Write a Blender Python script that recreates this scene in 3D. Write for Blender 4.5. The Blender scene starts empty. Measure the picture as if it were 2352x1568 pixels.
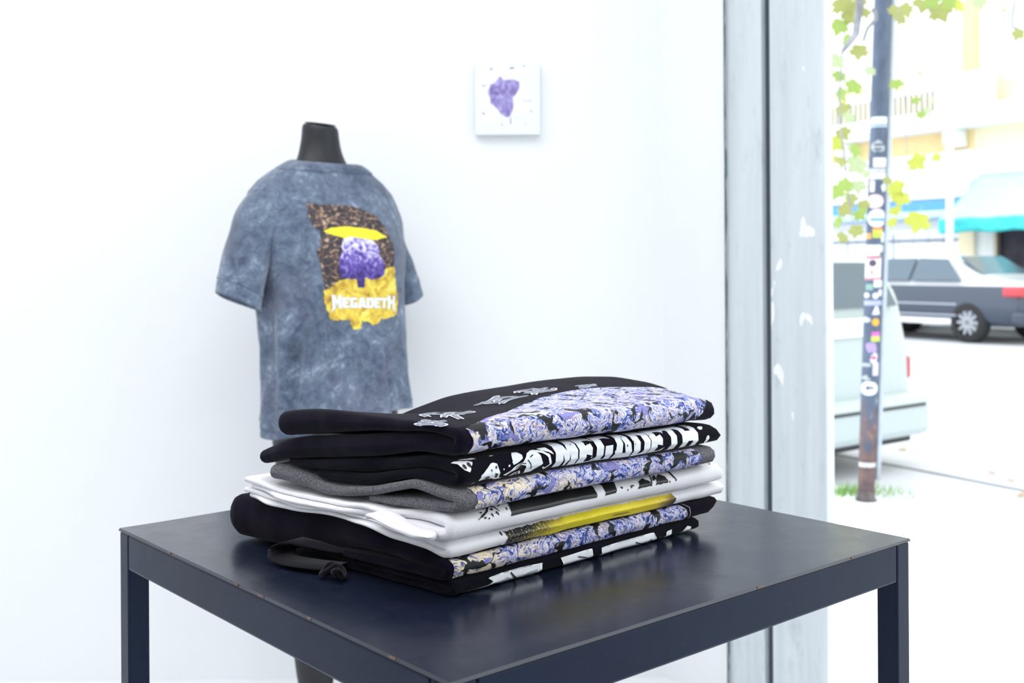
import bpy, bmesh, math, random
import numpy as np
from mathutils import Vector, Matrix, noise
random.seed(7)
R = math.radians
scene = bpy.context.scene
col = scene.collection

# ------------------------------------------------------------------ camera
CAM_H = 1.14
cd = bpy.data.cameras.new('camera')
cam = bpy.data.objects.new('camera', cd)
col.objects.link(cam)
cd.sensor_width = 36.0
cd.lens = 36.0 * 2534.0 / 2352.0
cd.shift_y = -174.0 / 2352.0
cd.clip_start = 0.05
cd.dof.use_dof = True
cd.dof.focus_distance = 1.13
cd.dof.aperture_fstop = 8.0
ROLL = 0.006
cam.matrix_world = Matrix(((math.cos(ROLL), math.sin(ROLL), 0, 0),
                           (0, 0, -1, 0),
                           (-math.sin(ROLL), math.cos(ROLL), 0, CAM_H),
                           (0, 0, 0, 1)))
scene.camera = cam

# ------------------------------------------------------------------ world, lights, exposure
w = bpy.data.worlds.new('overcast_sky')
scene.world = w
w.use_nodes = True
bg = w.node_tree.nodes['Background']
bg.inputs['Color'].default_value = (0.90, 0.96, 1.0, 1)
bg.inputs['Strength'].default_value = 2.6
vs = scene.view_settings
vs.view_transform = 'Standard'
vs.look = 'None'
vs.exposure = 0.0
vs.gamma = 1.0
vs.use_curve_mapping = False

FILL_SPOTS = [(-1.4, 1.9), (-.1, 1.2), (-1.3, .1), (.75, -.55)]
def add_fill_lights():  # unseen lights added to brighten the walls and shirt fronts
    for i, (x, y) in enumerate(FILL_SPOTS):
        ld = bpy.data.lights.new('fill_light', 'AREA')
        ld.shape = 'RECTANGLE'
        ld.size = 1.1
        ld.size_y = 0.5
        ld.energy = 17.5
        ld.color = (0.97, 0.98, 1.0)
        lo = bpy.data.objects.new('fill_light', ld)
        lo.location = (x, y, 3.03)
        col.objects.link(lo)
add_fill_lights()

# ------------------------------------------------------------------ helpers
def tag(o, label=None, cat=None, group=None, kind=None):
    if label: o['label'] = label
    if cat: o['category'] = cat
    if group: o['group'] = group
    if kind: o['kind'] = kind
    return o

def empty(name, loc=(0, 0, 0), rz=0.0):
    o = bpy.data.objects.new(name, None)
    o.location = loc
    o.rotation_euler = (0, 0, rz)
    o.empty_display_size = 0.05
    col.objects.link(o)
    return o

def obj_from(name, me, mat, parent=None):
    o = bpy.data.objects.new(name, me)
    if mat is not None:
        me.materials.clear()
        me.materials.append(mat)
    col.objects.link(o)
    if parent is not None:
        o.parent = parent
    return o

def mesh(name, verts, faces, mat, parent=None, smooth=True, uv=None):
    me = bpy.data.meshes.new(name)
    me.from_pydata([tuple(v) for v in verts], [], [tuple(f) for f in faces])
    if uv is not None:
        l = me.uv_layers.new(name='UVMap')
        for lp in me.loops:
            l.data[lp.index].uv = uv[lp.vertex_index]
    me.polygons.foreach_set('use_smooth', [smooth] * len(me.polygons))
    me.update()
    return obj_from(name, me, mat, parent)

def bm_obj(name, bm, mat, parent=None, smooth=False):
    me = bpy.data.meshes.new(name)
    bm.normal_update()
    bm.to_mesh(me)
    bm.free()
    me.polygons.foreach_set('use_smooth', [smooth] * len(me.polygons))
    return obj_from(name, me, mat, parent)

def add_box(bm, c, s, bevel=0.0, rot=None, seg=2):
    g = bmesh.ops.create_cube(bm, size=1.0)
    vs_ = g['verts']
    bmesh.ops.scale(bm, vec=s, verts=vs_)
    if bevel > 0:
        es = list({e for v in vs_ for e in v.link_edges})
        r = bmesh.ops.bevel(bm, geom=es, offset=bevel, segments=seg, affect='EDGES', profile=0.5)
        vs_ = list({v for f in r['faces'] for v in f.verts} | {v for v in vs_ if v.is_valid})
    if rot is not None:
        bmesh.ops.rotate(bm, cent=(0, 0, 0), matrix=rot, verts=vs_)
    bmesh.ops.translate(bm, vec=c, verts=vs_)

def box(name, c, s, mat, parent=None, bevel=0.0, rot=None):
    bm = bmesh.new()
    add_box(bm, c, s, bevel, rot)
    return bm_obj(name, bm, mat, parent)

def tube_data(pts, rads, n=12, cap=True):
    """verts, faces of a swept round tube"""
    pts = [Vector(p) for p in pts]
    V, Fc = [], []
    up = None
    for i, p in enumerate(pts):
        d = (pts[min(i + 1, len(pts) - 1)] - pts[max(i - 1, 0)]).normalized()
        if up is None:
            up = Vector((0, 0, 1)) if abs(d.z) < .9 else Vector((1, 0, 0))
        a = d.cross(up).normalized()
        b = a.cross(d).normalized()
        up = b
        for k in range(n):
            t = 2 * math.pi * k / n
            V.append(p + (a * math.cos(t) + b * math.sin(t)) * rads[i])
    for i in range(len(pts) - 1):
        for k in range(n):
            k2 = (k + 1) % n
            Fc.append((i * n + k, i * n + k2, (i + 1) * n + k2, (i + 1) * n + k))
    if cap:
        Fc.append(tuple(range(n))[::-1])
        Fc.append(tuple((len(pts) - 1) * n + k for k in range(n)))
    return V, Fc

def tube(name, pts, rads, mat, parent=None, n=12):
    if not isinstance(rads, (list, tuple)):
        rads = [rads] * len(pts)
    V, Fc = tube_data(pts, rads, n)
    return mesh(name, V, Fc, mat, parent)

def loft_data(rings, cap=True):
    n = len(rings[0])
    V = [v for r in rings for v in r]
    Fc = []
    for i in range(len(rings) - 1):
        for k in range(n):
            k2 = (k + 1) % n
            Fc.append((i * n + k, i * n + k2, (i + 1) * n + k2, (i + 1) * n + k))
    if cap:
        Fc.append(tuple(range(n))[::-1])
        Fc.append(tuple((len(rings) - 1) * n + k for k in range(n)))
    return V, Fc

# ------------------------------------------------------------------ node materials
class NT:
    def __init__(self, name):
        self.m = bpy.data.materials.new(name)
        self.m.use_nodes = True
        self.t = self.m.node_tree
        self.p = self.t.nodes['Principled BSDF']
    def n(self, typ, **kw):
        nd = self.t.nodes.new(typ)
        for k, v in kw.items():
            if k in ('operation', 'blend_type', 'data_type', 'feature', 'distance', 'noise_dimensions', 'vector_type', 'gradient_type', 'interpolation_type', 'clamp', 'voronoi_dimensions'):
                setattr(nd, k, v)
            else:
                nd.inputs[k].default_value = v
        return nd
    def l(self, a, b):
        self.t.links.new(a, b)
    def math(self, op, a, b=None, c=None):
        nd = self.t.nodes.new('ShaderNodeMath')
        nd.operation = op
        for i, x in enumerate((a, b, c)):
            if x is None: continue
            if hasattr(x, 'is_output'): self.l(x, nd.inputs[i])
            else: nd.inputs[i].default_value = x
        return nd.outputs[0]
    def ramp(self, fac, stops, interp='LINEAR'):
        nd = self.t.nodes.new('ShaderNodeValToRGB')
        cr = nd.color_ramp
        cr.interpolation = interp
        while len(cr.elements) < len(stops): cr.elements.new(0.5)
        for e, (p, c) in zip(cr.elements, stops):
            e.position = p
            e.color = (*c, 1) if len(c) == 3 else c
        self.l(fac, nd.inputs[0])
        return nd.outputs[0]
    def mix(self, fac, a, b, blend='MIX'):
        nd = self.t.nodes.new('ShaderNodeMixRGB')
        nd.blend_type = blend
        for i, x in enumerate((fac, a, b)):
            if hasattr(x, 'is_output'): self.l(x, nd.inputs[i])
            elif i == 0: nd.inputs[0].default_value = x
            else: nd.inputs[i].default_value = (*x, 1)
        return nd.outputs[0]
    def noise(self, vec, scale, detail=3.0, rough=.5, dist=0.0):
        nd = self.n('ShaderNodeTexNoise', Scale=scale, Detail=detail, Roughness=rough, Distortion=dist)
        if vec is not None: self.l(vec, nd.inputs['Vector'])
        return nd
    def coord(self, which='Object'):
        return self.t.nodes.new('ShaderNodeTexCoord').outputs[which]
    def mapping(self, vec, scale=(1, 1, 1), loc=(0, 0, 0), rot=(0, 0, 0)):
        nd = self.n('ShaderNodeMapping', Scale=scale, Location=loc, Rotation=rot)
        self.l(vec, nd.inputs['Vector'])
        return nd.outputs[0]
    def bump(self, h, strength=.3, dist=.002):
        nd = self.n('ShaderNodeBump', Strength=strength, Distance=dist)
        self.l(h, nd.inputs['Height'])
        self.l(nd.outputs[0], self.p.inputs['Normal'])
    def base(self, c):
        if hasattr(c, 'is_output'): self.l(c, self.p.inputs['Base Color'])
        else: self.p.inputs['Base Color'].default_value = (*c, 1)
    def setp(self, **kw):
        for k, v in kw.items():
            self.p.inputs[k.replace('_', ' ')].default_value = v
        return self

def plain(name, c, rough=.6, var=.06, scale=25, **kw):
    m = NT(name)
    nz = m.noise(m.coord('Object'), scale, 3)
    c2 = tuple(min(1, x * (1 + var)) for x in c)
    c1 = tuple(x * (1 - var) for x in c)
    m.base(m.ramp(nz.outputs[0], [(.3, c1), (.7, c2)]))
    m.setp(Roughness=rough, **kw)
    return m.m

def cloth_mat(name, c1, c2, sheen=.3, marl=0.0, scale=900):
    m = NT(name)
    co = m.coord('Object')
    big = m.noise(co, 14, 3)
    cc = m.ramp(big.outputs[0], [(.3, c1), (.7, c2)])
    weave = m.noise(co, scale, 2)
    if marl > 0:
        st = m.noise(m.mapping(co, (260, 900, 900)), 1.0, 3, .7)
        f = m.ramp(st.outputs[0], [(.38, (0, 0, 0)), (.66, (1, 1, 1))])
        cc = m.mix(f, cc, tuple(min(1, x * (1 + 3 * marl)) for x in c2))
    m.base(cc)
    m.setp(Roughness=.92, Sheen_Weight=sheen, Sheen_Roughness=.5)
    m.p.inputs['Specular IOR Level'].default_value = .06
    m.bump(weave.outputs[0], .35, .0012)
    return m.m

def marble_mat(name, seed=0.0, warm_end=.10, rough=.5):
    """swirled blue, lavender, cream and black floral print"""
    m = NT(name)
    uv = m.mapping(m.coord('UV'), (1, 1, 1), (seed, seed * .37, 0))
    raw = m.coord('UV')
    n1 = m.noise(uv, 42, 2, .5)
    sub = m.n('ShaderNodeVectorMath', operation='SUBTRACT'); m.l(n1.outputs['Color'], sub.inputs[0]); sub.inputs[1].default_value = (.5, .5, .5)
    sc = m.n('ShaderNodeVectorMath', operation='SCALE'); m.l(sub.outputs[0], sc.inputs[0]); sc.inputs['Scale'].default_value = .055
    ad = m.n('ShaderNodeVectorMath', operation='ADD'); m.l(uv, ad.inputs[0]); m.l(sc.outputs[0], ad.inputs[1])
    n2 = m.noise(ad.outputs[0], 88, 5, .66, 1.5)
    sep = m.n('ShaderNodeSeparateXYZ'); m.l(raw, sep.inputs[0])
    tone = m.noise(uv, 26, 1)
    blue = m.ramp(n2.outputs[0], [(.27, (.004, .005, .012)), (.37, (.012, .02, .09)), (.43, (.05, .10, .40)), (.475, (.24, .28, .68)),
                                  (.515, (.80, .81, .92)), (.545, (.84, .76, .70)), (.565, (.72, .52, .36)), (.585, (.08, .07, .26)), (.62, (.26, .26, .62)), (.68, (.72, .74, .90)), (.76, (.10, .18, .55))])
    warm = m.ramp(n2.outputs[0], [(.26, (.004, .005, .008)), (.36, (.03, .04, .14)), (.43, (.2, .22, .52)), (.50, (.86, .72, .42)),
                                  (.58, (.9, .82, .62)), (.64, (.2, .2, .5)), (.74, (.86, .78, .5))])
    k = m.math('SUBTRACT', tone.outputs[0], m.math('MULTIPLY', sep.outputs[0], 2.2))
    wf = m.ramp(m.math('ADD', k, warm_end), [(.30, (0, 0, 0)), (.52, (1, 1, 1))])
    cc = m.mix(wf, blue, warm)
    # flat lavender petals
    pet = m.noise(ad.outputs[0], 34, 1)
    pf = m.ramp(pet.outputs[0], [(.63, (0, 0, 0)), (.65, (1, 1, 1))])
    speck = m.noise(uv, 700, 2)
    lav = m.ramp(speck.outputs[0], [(.35, (.13, .12, .38)), (.7, (.36, .35, .70))])
    cc = m.mix(pf, cc, lav)
    # black veins
    vo = m.n('ShaderNodeTexVoronoi', feature='DISTANCE_TO_EDGE', Scale=30.0)
    m.l(ad.outputs[0], vo.inputs['Vector'])
    wid = m.noise(uv, 38, 2)
    edge = m.math('SUBTRACT', vo.outputs['Distance'], m.math('MULTIPLY', m.math('SUBTRACT', wid.outputs[0], .50), .75))
    vf = m.ramp(edge, [(.0, (1, 1, 1)), (.035, (0, 0, 0))])
    cc = m.mix(vf, cc, (.005, .007, .009))
    m.base(cc)
    m.setp(Roughness=rough)
    m.p.inputs['Specular IOR Level'].default_value = .25
    return m.m

def wall_mat(name, c, rough=.75, bump=.08):
    m = NT(name)
    co = m.coord('Object')
    big = m.noise(co, 1.3, 4, .6)
    c0 = tuple(x * .985 for x in c)
    m.base(m.ramp(big.outputs[0], [(.3, c0), (.6, c)]))
    m.setp(Roughness=rough)
    m.bump(m.noise(co, 60, 4).outputs[0], bump, .002)
    return m.m

# ------------------------------------------------------------------ the room shell
M_wall = wall_mat('white_wall_paint', (.92, .935, .95))
M_floor = wall_mat('white_floor_paint', (.90, .91, .93), .5, .03)
M_ceil = wall_mat('ceiling_paint', (.93, .93, .93))
WY = 3.05
CXN = (1523 - 1176) / 2534 * WY            # corner of back wall and shop front
FD = Vector((.5, -.866, 0)); FN = Vector((.866, .5, 0))
def fac(t, z=0.0, out=0.0):               # point on the shop front
    return Vector((CXN, WY, 0)) + FD * t + FN * out + Vector((0, 0, z))
FROT = Matrix.Rotation(math.atan2(FD.y, FD.x), 3, 'Z')
H_ROOM = 3.1

def prism(name, poly, z0, z1, mat, kind='structure'):
    n = len(poly)
    V = [(x, y, z0) for x, y in poly] + [(x, y, z1) for x, y in poly]
    Fc = [tuple(range(n))[::-1], tuple(range(n, 2 * n))] + [(i, (i + 1) % n, n + (i + 1) % n, n + i) for i in range(n)]
    o = mesh(name, V, Fc, mat, None, False)
    bm = bmesh.new(); bm.from_mesh(o.data); bmesh.ops.recalc_face_normals(bm, faces=bm.faces); bm.to_mesh(o.data); bm.free()
    if kind: o['kind'] = kind
    return o
END = fac(6.2)
room_poly = [(-2.7, -2.35), (END.x, -2.35), (END.x, END.y), (CXN, WY), (-2.7, WY)]
prism('floor', room_poly, -.12, 0.0, M_floor)
prism('ceiling', [(-2.8, -2.45), (END.x + .3, -2.45), (END.x + .3, END.y), (CXN + .25, WY + .1), (-2.8, WY + .1)], H_ROOM, H_ROOM + .15, M_ceil)
o = box('wall_back', ((-2.7 + CXN) / 2, WY + .06, H_ROOM / 2), (CXN + 2.7, .12, H_ROOM), M_wall); o['kind'] = 'structure'
o = box('wall_left', (-2.76, .35, H_ROOM / 2), (.12, 5.4, H_ROOM), M_wall); o['kind'] = 'structure'
o = box('wall_front', ((END.x - 2.7) / 2, -2.41, H_ROOM / 2), (END.x + 2.7, .12, H_ROOM), wall_mat('grey_rear_wall', (.55, .56, .58))); o['kind'] = 'structure'
def fac_box(name, t0, t1, z0, z1, o0, o1, mat, bevel=0.0, kind='structure', parent=None):
    c = fac((t0 + t1) / 2, (z0 + z1) / 2, (o0 + o1) / 2)
    b = box(name, (0, 0, 0), (t1 - t0, o1 - o0, z1 - z0), mat, parent, bevel)
    b.rotation_euler = (0, 0, math.atan2(FD.y, FD.x))
    b.location = c
    if kind: b['kind'] = kind
    return b
T1, T2a, T2b, T3, T4 = .266, .398, .426, .606, 3.8
fac_box('wall_right', 0.0, T1, 0, H_ROOM, 0, .16, M_wall)
fac_box('wall_doorside', T4, 6.2, 0, H_ROOM, 0, .16, M_wall)
fac_box('wall_lintel', T1, T4, 2.8, H_ROOM, 0, .16, M_wall)

def metal_paint(flakes):
    m = NT('pale_weathered_metal_paint')
    co = m.coord('Object')
    st = m.noise(m.mapping(co, (9, 9, .7)), 2.0, 5, .6)
    cc = m.ramp(st.outputs[0], [(.28, (.56, .63, .67)), (.5, (.66, .72, .76)), (.72, (.74, .80, .82))])
    gr = m.noise(m.mapping(co, (7, 7, 2.5)), 3.0, 6, .7)
    gf = m.ramp(gr.outputs[0], [(.56, (0, 0, 0)), (.75, (.55, .55, .55))])
    cc = m.mix(gf, cc, (.36, .42, .47))
    # white flakes where the paint came off, gathered in one band of height
    fl = m.noise(m.mapping(co, (20, 20, 11), (5.2, 0, 1.4)), 1.0, 2, .4)
    sep = m.n('ShaderNodeSeparateXYZ'); m.l(co, sep.inputs[0])
    band = m.ramp(m.math('ABSOLUTE', m.math('ADD', sep.outputs[2], .42)), [(.10, (.16, .16, .16)), (.42, (0, 0, 0))])
    if flakes:
        ff = m.ramp(m.math('ADD', fl.outputs[0], band), [(.785, (0, 0, 0)), (.795, (1, 1, 1))])
        cc = m.mix(ff, cc, (.93, .94, .95))
    m.base(cc)
    m.setp(Roughness=.45)
    m.bump(gr.outputs[0], .15, .003)
    return m.m
M_metal, M_metal2 = metal_paint(False), metal_paint(True)
M_slot = plain('dark_shutter_slot', (.05, .065, .08), .7)
M_seal = plain('cracked_dark_sealant', (.16, .22, .25), .8, .5, 60)
g = fac_box('trim_1', T1 + .004, T2a, 0, 2.8, -.004, .022, M_metal, .003)
fac_box('trim_2', T2b, T3, 0, 2.8, -.004, .022, M_metal2, .003)
fac_box('trim_3', T2a - .002, T2b + .002, 0, 2.8, .010, .022, M_slot)
# ragged sealant seam between the wall and the metal post
V, Fc = [], []
zs = np.linspace(0, 2.8, 150)
for z in zs:
    wv = .0028 + .0026 * noise.noise(Vector((z * 9, 3, 1))) + .0015 * noise.noise(Vector((z * 41, 7, 1)))
    wv = max(.0008, wv)
    for (tt, oo) in ((T1 + .005 - wv * 2, -.0015), (T1 + .005, -.0135), (T1 + .0075, -.0135)):
        V.append(fac(tt, z, oo))
for i in range(len(zs) - 1):
    for k in range(2):
        Fc.append((i * 3 + k, i * 3 + k + 1, i * 3 + 4 + k, i * 3 + 3 + k))
o = mesh('trim_4', V, Fc, M_seal); o['kind'] = 'structure'

# made-up ceiling housings around the added fill lights
M_fillframe = plain('fill_housing_white', (.9, .9, .9), .4)
M_diff = plain('fill_diffuser', (.95, .95, .95), .3)
fill_names = ['added ceiling fill panel beside the mannequin wall', 'added ceiling fill panel straight above the display table',
              'added ceiling fill panel along the left wall', 'added ceiling fill panel beside the street doorway']
for (x, y), lb in zip(FILL_SPOTS, fill_names):
    e = tag(empty('added_fill_lamp', (x, y, 3.1)), lb, 'lamp', 'added ceiling fill panels')
    bm = bmesh.new()
    for sx, sy, cx_, cy_ in ((1.2, .04, 0, .28), (1.2, .04, 0, -.28), (.04, .52, .58, 0), (.04, .52, -.58, 0)):
        add_box(bm, (cx_, cy_, -.03), (sx, sy, .06))
    bm_obj('frame', bm, M_fillframe, e)
    box('diffuser', (0, 0, -.025), (1.12, .52, .03), M_diff, e)
#@@TABLE
# ------------------------------------------------------------------ display table
TZ = 0.83
def table_mat(name, c0, c1, spec):
    m = NT(name)
    co = m.coord('Object')
    nz = m.noise(co, 6, 4, .6)
    cc = m.ramp(nz.outputs[0], [(.3, c0), (.7, c1)])
    sc = m.noise(m.mapping(co, (30, 180, 60), rot=(0, 0, .6)), 1.0, 3, .6)
    sf = m.ramp(sc.outputs[0], [(.80, (0, 0, 0)), (.86, (.35, .35, .35))])
    cc = m.mix(sf, cc, (.10, .11, .14))
    dust = m.noise(co, 420, 1)
    df = m.ramp(dust.outputs[0], [(.79, (0, 0, 0)), (.83, (.5, .5, .5))])
    cc = m.mix(df, cc, (.16, .17, .20))
    m.base(cc)
    rr = m.ramp(m.noise(co, 22, 4, .7).outputs[0], [(.3, (.18, .18, .18)), (.7, (.28, .28, .28))])
    m.l(rr, m.p.inputs['Roughness'])
    m.p.inputs['Specular IOR Level'].default_value = spec
    m.bump(m.noise(co, 260, 3).outputs[0], .05, .0006)
    return m.m
M_table = table_mat('navy_painted_steel_sheen_cut', (.004, .010, .030), (.007, .015, .040), .12)  # same paint as the top, bluer and duller to hold back reflected light
M_ttop = table_mat('navy_painted_steel_sheen_boost', (.007, .010, .024), (.011, .016, .034), .6)  # same paint again, greyer and glossier so the top shows more light
M_wear = plain('rubbed_brown_edge', (.12, .07, .055), .6, .4, 90)
TC = ((-.0431 + .0194) / 2 * 1.0 - 0.0, (.8232 + 1.7372) / 2)
TS, TB, TW = .650, .0415, .026
TANG = R(40.5)
tb = tag(empty('display_table', (TC[0], TC[1], 0), TANG), 'dark navy square steel table carrying the stack of folded shirts', 'table')
hs = TS / 2
# top plate, slightly sagging and dented along its edges
bm = bmesh.new()
N = 40
gv = [[None] * (N + 1) for _ in range(N + 1)]
for i in range(N + 1):
    for j in range(N + 1):
        x, y = -hs + TS * i / N, -hs + TS * j / N
        gv[i][j] = bm.verts.new((x, y, TZ + .0006 * noise.noise(Vector((x * 9, y * 9, 0)))))
for i in range(N):
    for j in range(N):
        bm.faces.new((gv[i][j], gv[i + 1][j], gv[i + 1][j + 1], gv[i][j + 1]))
edge = [e for e in bm.edges if e.is_boundary]
r = bmesh.ops.extrude_edge_only(bm, edges=edge)
nv = [v for v in r['geom'] if isinstance(v, bmesh.types.BMVert)]
for v in nv: v.co.z = TZ - .003; v.co.x *= 1.003; v.co.y *= 1.003
bmesh.ops.recalc_face_normals(bm, faces=bm.faces)
top = bm_obj('tabletop', bm, M_ttop, tb, False)
for k in range(4):                                   # four apron tubes
    rot = Matrix.Rotation(k * math.pi / 2, 3, 'Z')
    c = rot @ Vector((0, -hs + TW / 2, TZ - .0035 - TB / 2))
    box('apron', c, (TS - 2 * TW, TW, TB), M_table, tb, .0025, rot)
for sx in (-1, 1):
    for sy in (-1, 1):
        lg = box('leg', (sx * (hs - TW / 2), sy * (hs - TW / 2), (TZ - .0035) / 2), (TW, TW, TZ - .0035), M_table, tb, .0025)
# worn spots where the paint has rubbed off the front edge
for k, (a, ln, side) in enumerate(((-.25, .009, 0), (-.03, .012, 0), (.02, .008, 0), (.18, .010, 0), (-.12, .006, 0), (.21, .007, 1), (.05, .009, 1))):
    c = (-hs - .0006, a, TZ - .0016) if side == 0 else (a, -hs - .0006, TZ - .0016)
    s = (.0016, ln, .0022) if side == 0 else (ln, .0016, .0022)
    box('paint_chip', c, s, M_wear, top, .0006)
#@@CLOTH
# ------------------------------------------------------------------ folded shirts
SA = np.array([-.0692, 1.0282, TZ + .0012])
SANG = R(43.5)
EU = np.array([math.cos(SANG), math.sin(SANG), 0]); EV = np.array([-math.sin(SANG), math.cos(SANG), 0]); EZ = np.array([0, 0, 1.])

def catmull(P, n):
    P = np.array(P, float)
    Q = np.vstack([2 * P[0] - P[1], P, 2 * P[-1] - P[-2]])
    out = []
    m = len(P) - 1
    for i in range(m):
        p0, p1, p2, p3 = Q[i:i + 4]
        for t in np.linspace(0, 1, 24, endpoint=False):
            out.append(.5 * ((2 * p1) + (-p0 + p2) * t + (2 * p0 - 5 * p1 + 4 * p2 - p3) * t * t + (-p0 + 3 * p1 - 3 * p2 + p3) * t ** 3))
    out.append(P[-1])
    out = np.array(out)
    d = np.r_[0, np.cumsum(np.hypot(np.diff(out[:, 0]), np.diff(out[:, 1])))]
    L = d[-1]
    # denser samples near both ends
    if out.shape[1] == 3:
        q = 1 - np.cos(np.linspace(0, np.pi / 2, 12))
        e0, e1 = min(out[0, 2], L / 4), min(out[-1, 2], L / 4)
        s = np.r_[q * e0, np.linspace(e0, L - e1, n - 22)[1:-1], L - e1 * q[::-1]]
    else:
        s = np.linspace(0, L, n)
    return np.c_[[np.interp(s, d, out[:, k]) for k in range(out.shape[1])]].T, s

class Cloth:
    """a sheet of cloth folded along a path in the (v, z) plane and running along u (millimetres in, metres out)"""
    def __init__(self, ctrl, u0, u1, seed, skew=-.075, tip=None, fine=.7, extra=None, n=150, m=60):
        P, s = catmull(ctrl, n)
        P = P / 1000.; s = s / 1000.
        self.s = s
        hh = P[:, 2].copy()
        for d in (s, s[-1] - s):
            q = np.clip(d / np.maximum(hh, 1e-6), 0, 1)
            hh = hh * np.sqrt(np.maximum(0, 1 - (1 - q) ** 2))
        self.hh = hh
        self.h0 = P[:, 2].copy()
        q0 = np.clip(s / np.maximum(self.h0, 1e-6), 0, 1); q1 = np.clip((s[-1] - s) / np.maximum(self.h0, 1e-6), 0, 1)
        self.pull = (1 - q0) - (1 - q1)          # +1 at the start, -1 at the end
        self.P = P[:, :2]
        d = np.gradient(self.P, axis=0)
        d /= np.maximum(1e-9, np.hypot(d[:, 0], d[:, 1]))[:, None]
        self.nr = np.c_[-d[:, 1], d[:, 0]]
        self.u0, self.u1, self.seed, self.skew, self.fine, self.extra, self.tip = u0 / 1000., u1 / 1000., seed, skew, fine / 1000., extra, tip
        self.n, self.m = n, m
        self.vs = {1: .90, 2: .945, 3: .875, 4: .87, 5: .90, 6: .91, 7: .91}[seed]
        self.O = self.P + self.nr * hh[:, None]
        # arc length up the outer side, zero at the bottom of the front fold
        so = np.r_[0, np.cumsum(np.hypot(*np.diff(self.O, axis=0).T))]
        jf = int(np.argmin(self.O[:, 0]))
        vf = self.O[jf, 0]
        jb = jf
        while jb > 0 and self.O[jb, 0] < vf + .006 and self.nr[jb, 1] < .3: jb -= 1
        self.b = so - so[jb]
    def place(self, u, v, z, toplayer=0.0):
        v = v * self.vs if v > 0 else v
        us = u + self.skew * v
        k = min(1.2, max(0, z / .16))
        q = Vector((u * 9, v * 9, z * 14))
        dz = k * (.0022 * math.sin(u * 11 + .6) + .0016 * math.sin(v * 15 + u * 6 + 1))
        dv = k * (.0035 * math.sin(u * 8 + z * 22) + .0022 * math.sin(u * 19 + z * 30 + 2))
        w = Vector((u * 26 + self.seed * 9, v * 26, z * 60 + self.seed))
        dz += self.fine * noise.noise(w) * 1.3 * min(1, z / .012)
        dv += self.fine * noise.noise(w + Vector((31, 7, 3))) * 1.8
        if self.extra:
            ez, evv = self.extra(u, v, z)
            dz += ez; dv += evv
        return SA + EU * us + EV * (v + dv) + EZ * (z + dz)
    def ends(self, i):
        s = self.s[i]
        a = self.u0 + {3: .008, 4: .010}.get(self.seed, .0045) * noise.noise(Vector((s * 16, self.seed * 3.1, 0))) + .0008 * noise.noise(Vector((s * 40, self.seed, 5)))
        b = self.u1 + .006 * noise.noise(Vector((s * 14, self.seed * 2.3, 9)))
        if self.seed == 7:
            b += .62 * min(.095, max(0.0, self.P[i, 0] * self.vs + .012))
        if self.tip:
            zc, wz, amp = self.tip
            b += amp / 1000. * (max(0, 1 - abs(self.P[i, 1] * 1000 - zc) / wz) - .5)
        return a, b
    def build(self, name, mat, parent):
        n = self.n
        E = [self.ends(i) for i in range(n)]
        rings = []
        caps = [(math.pi / 2 * k / 4) for k in range(5)]
        for ph in caps: rings.append(('a', ph))
        for k in range(1, self.m): rings.append(('m', k / self.m))
        for ph in caps[::-1]: rings.append(('b', ph))
        V, UV = [], []
        for kind, x in rings:
            row_o, row_i = [], []
            for i in range(n):
                a, b = E[i]
                h = self.hh[i]
                R_ = min(self.h0[i], .014)
                if kind == 'm':
                    u = a + R_ + (b - a - 2 * R_) * x; sc = 1.0
                else:                     # rounded edge: full thickness is reached one radius in
                    sc = math.sin(x)
                    u = (a + R_ * (1 - math.cos(x))) if kind == 'a' else (b - R_ * (1 - math.cos(x)))
                c = self.P[i]
                if sc < 1 and self.pull[i] != 0:
                    se = self.s[i] + self.pull[i] * self.h0[i] * (1 - sc)
                    c = np.array([np.interp(se, self.s, self.P[:, 0]), np.interp(se, self.s, self.P[:, 1])])
                po = c + self.nr[i] * h * sc
                pi_ = c - self.nr[i] * h * sc
                row_o.append(self.place(u, po[0], po[1]))
                row_i.append(self.place(u, pi_[0], pi_[1]))
            V += row_o + row_i[::-1]
        nn = 2 * n
        Fc = []
        for j in range(len(rings) - 1):
            for k in range(nn):
                k2 = (k + 1) % nn
                Fc.append((j * nn + k, (j + 1) * nn + k, (j + 1) * nn + k2, j * nn + k2))
        return mesh(name, V, Fc, mat, parent)
    def at(self, a, b, off=.0005):
        """world point at u = a, height b up the outer side (metres)"""
        i = np.interp(b, self.b, np.arange(self.n))
        i0 = int(min(self.n - 2, max(0, math.floor(i)))); t = i - i0
        P = self.O[i0] * (1 - t) + self.O[i0 + 1] * t
        nr = self.nr[i0] * (1 - t) + self.nr[i0 + 1] * t
        P = P + nr * off
        return self.place(a, P[0], P[1])

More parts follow.
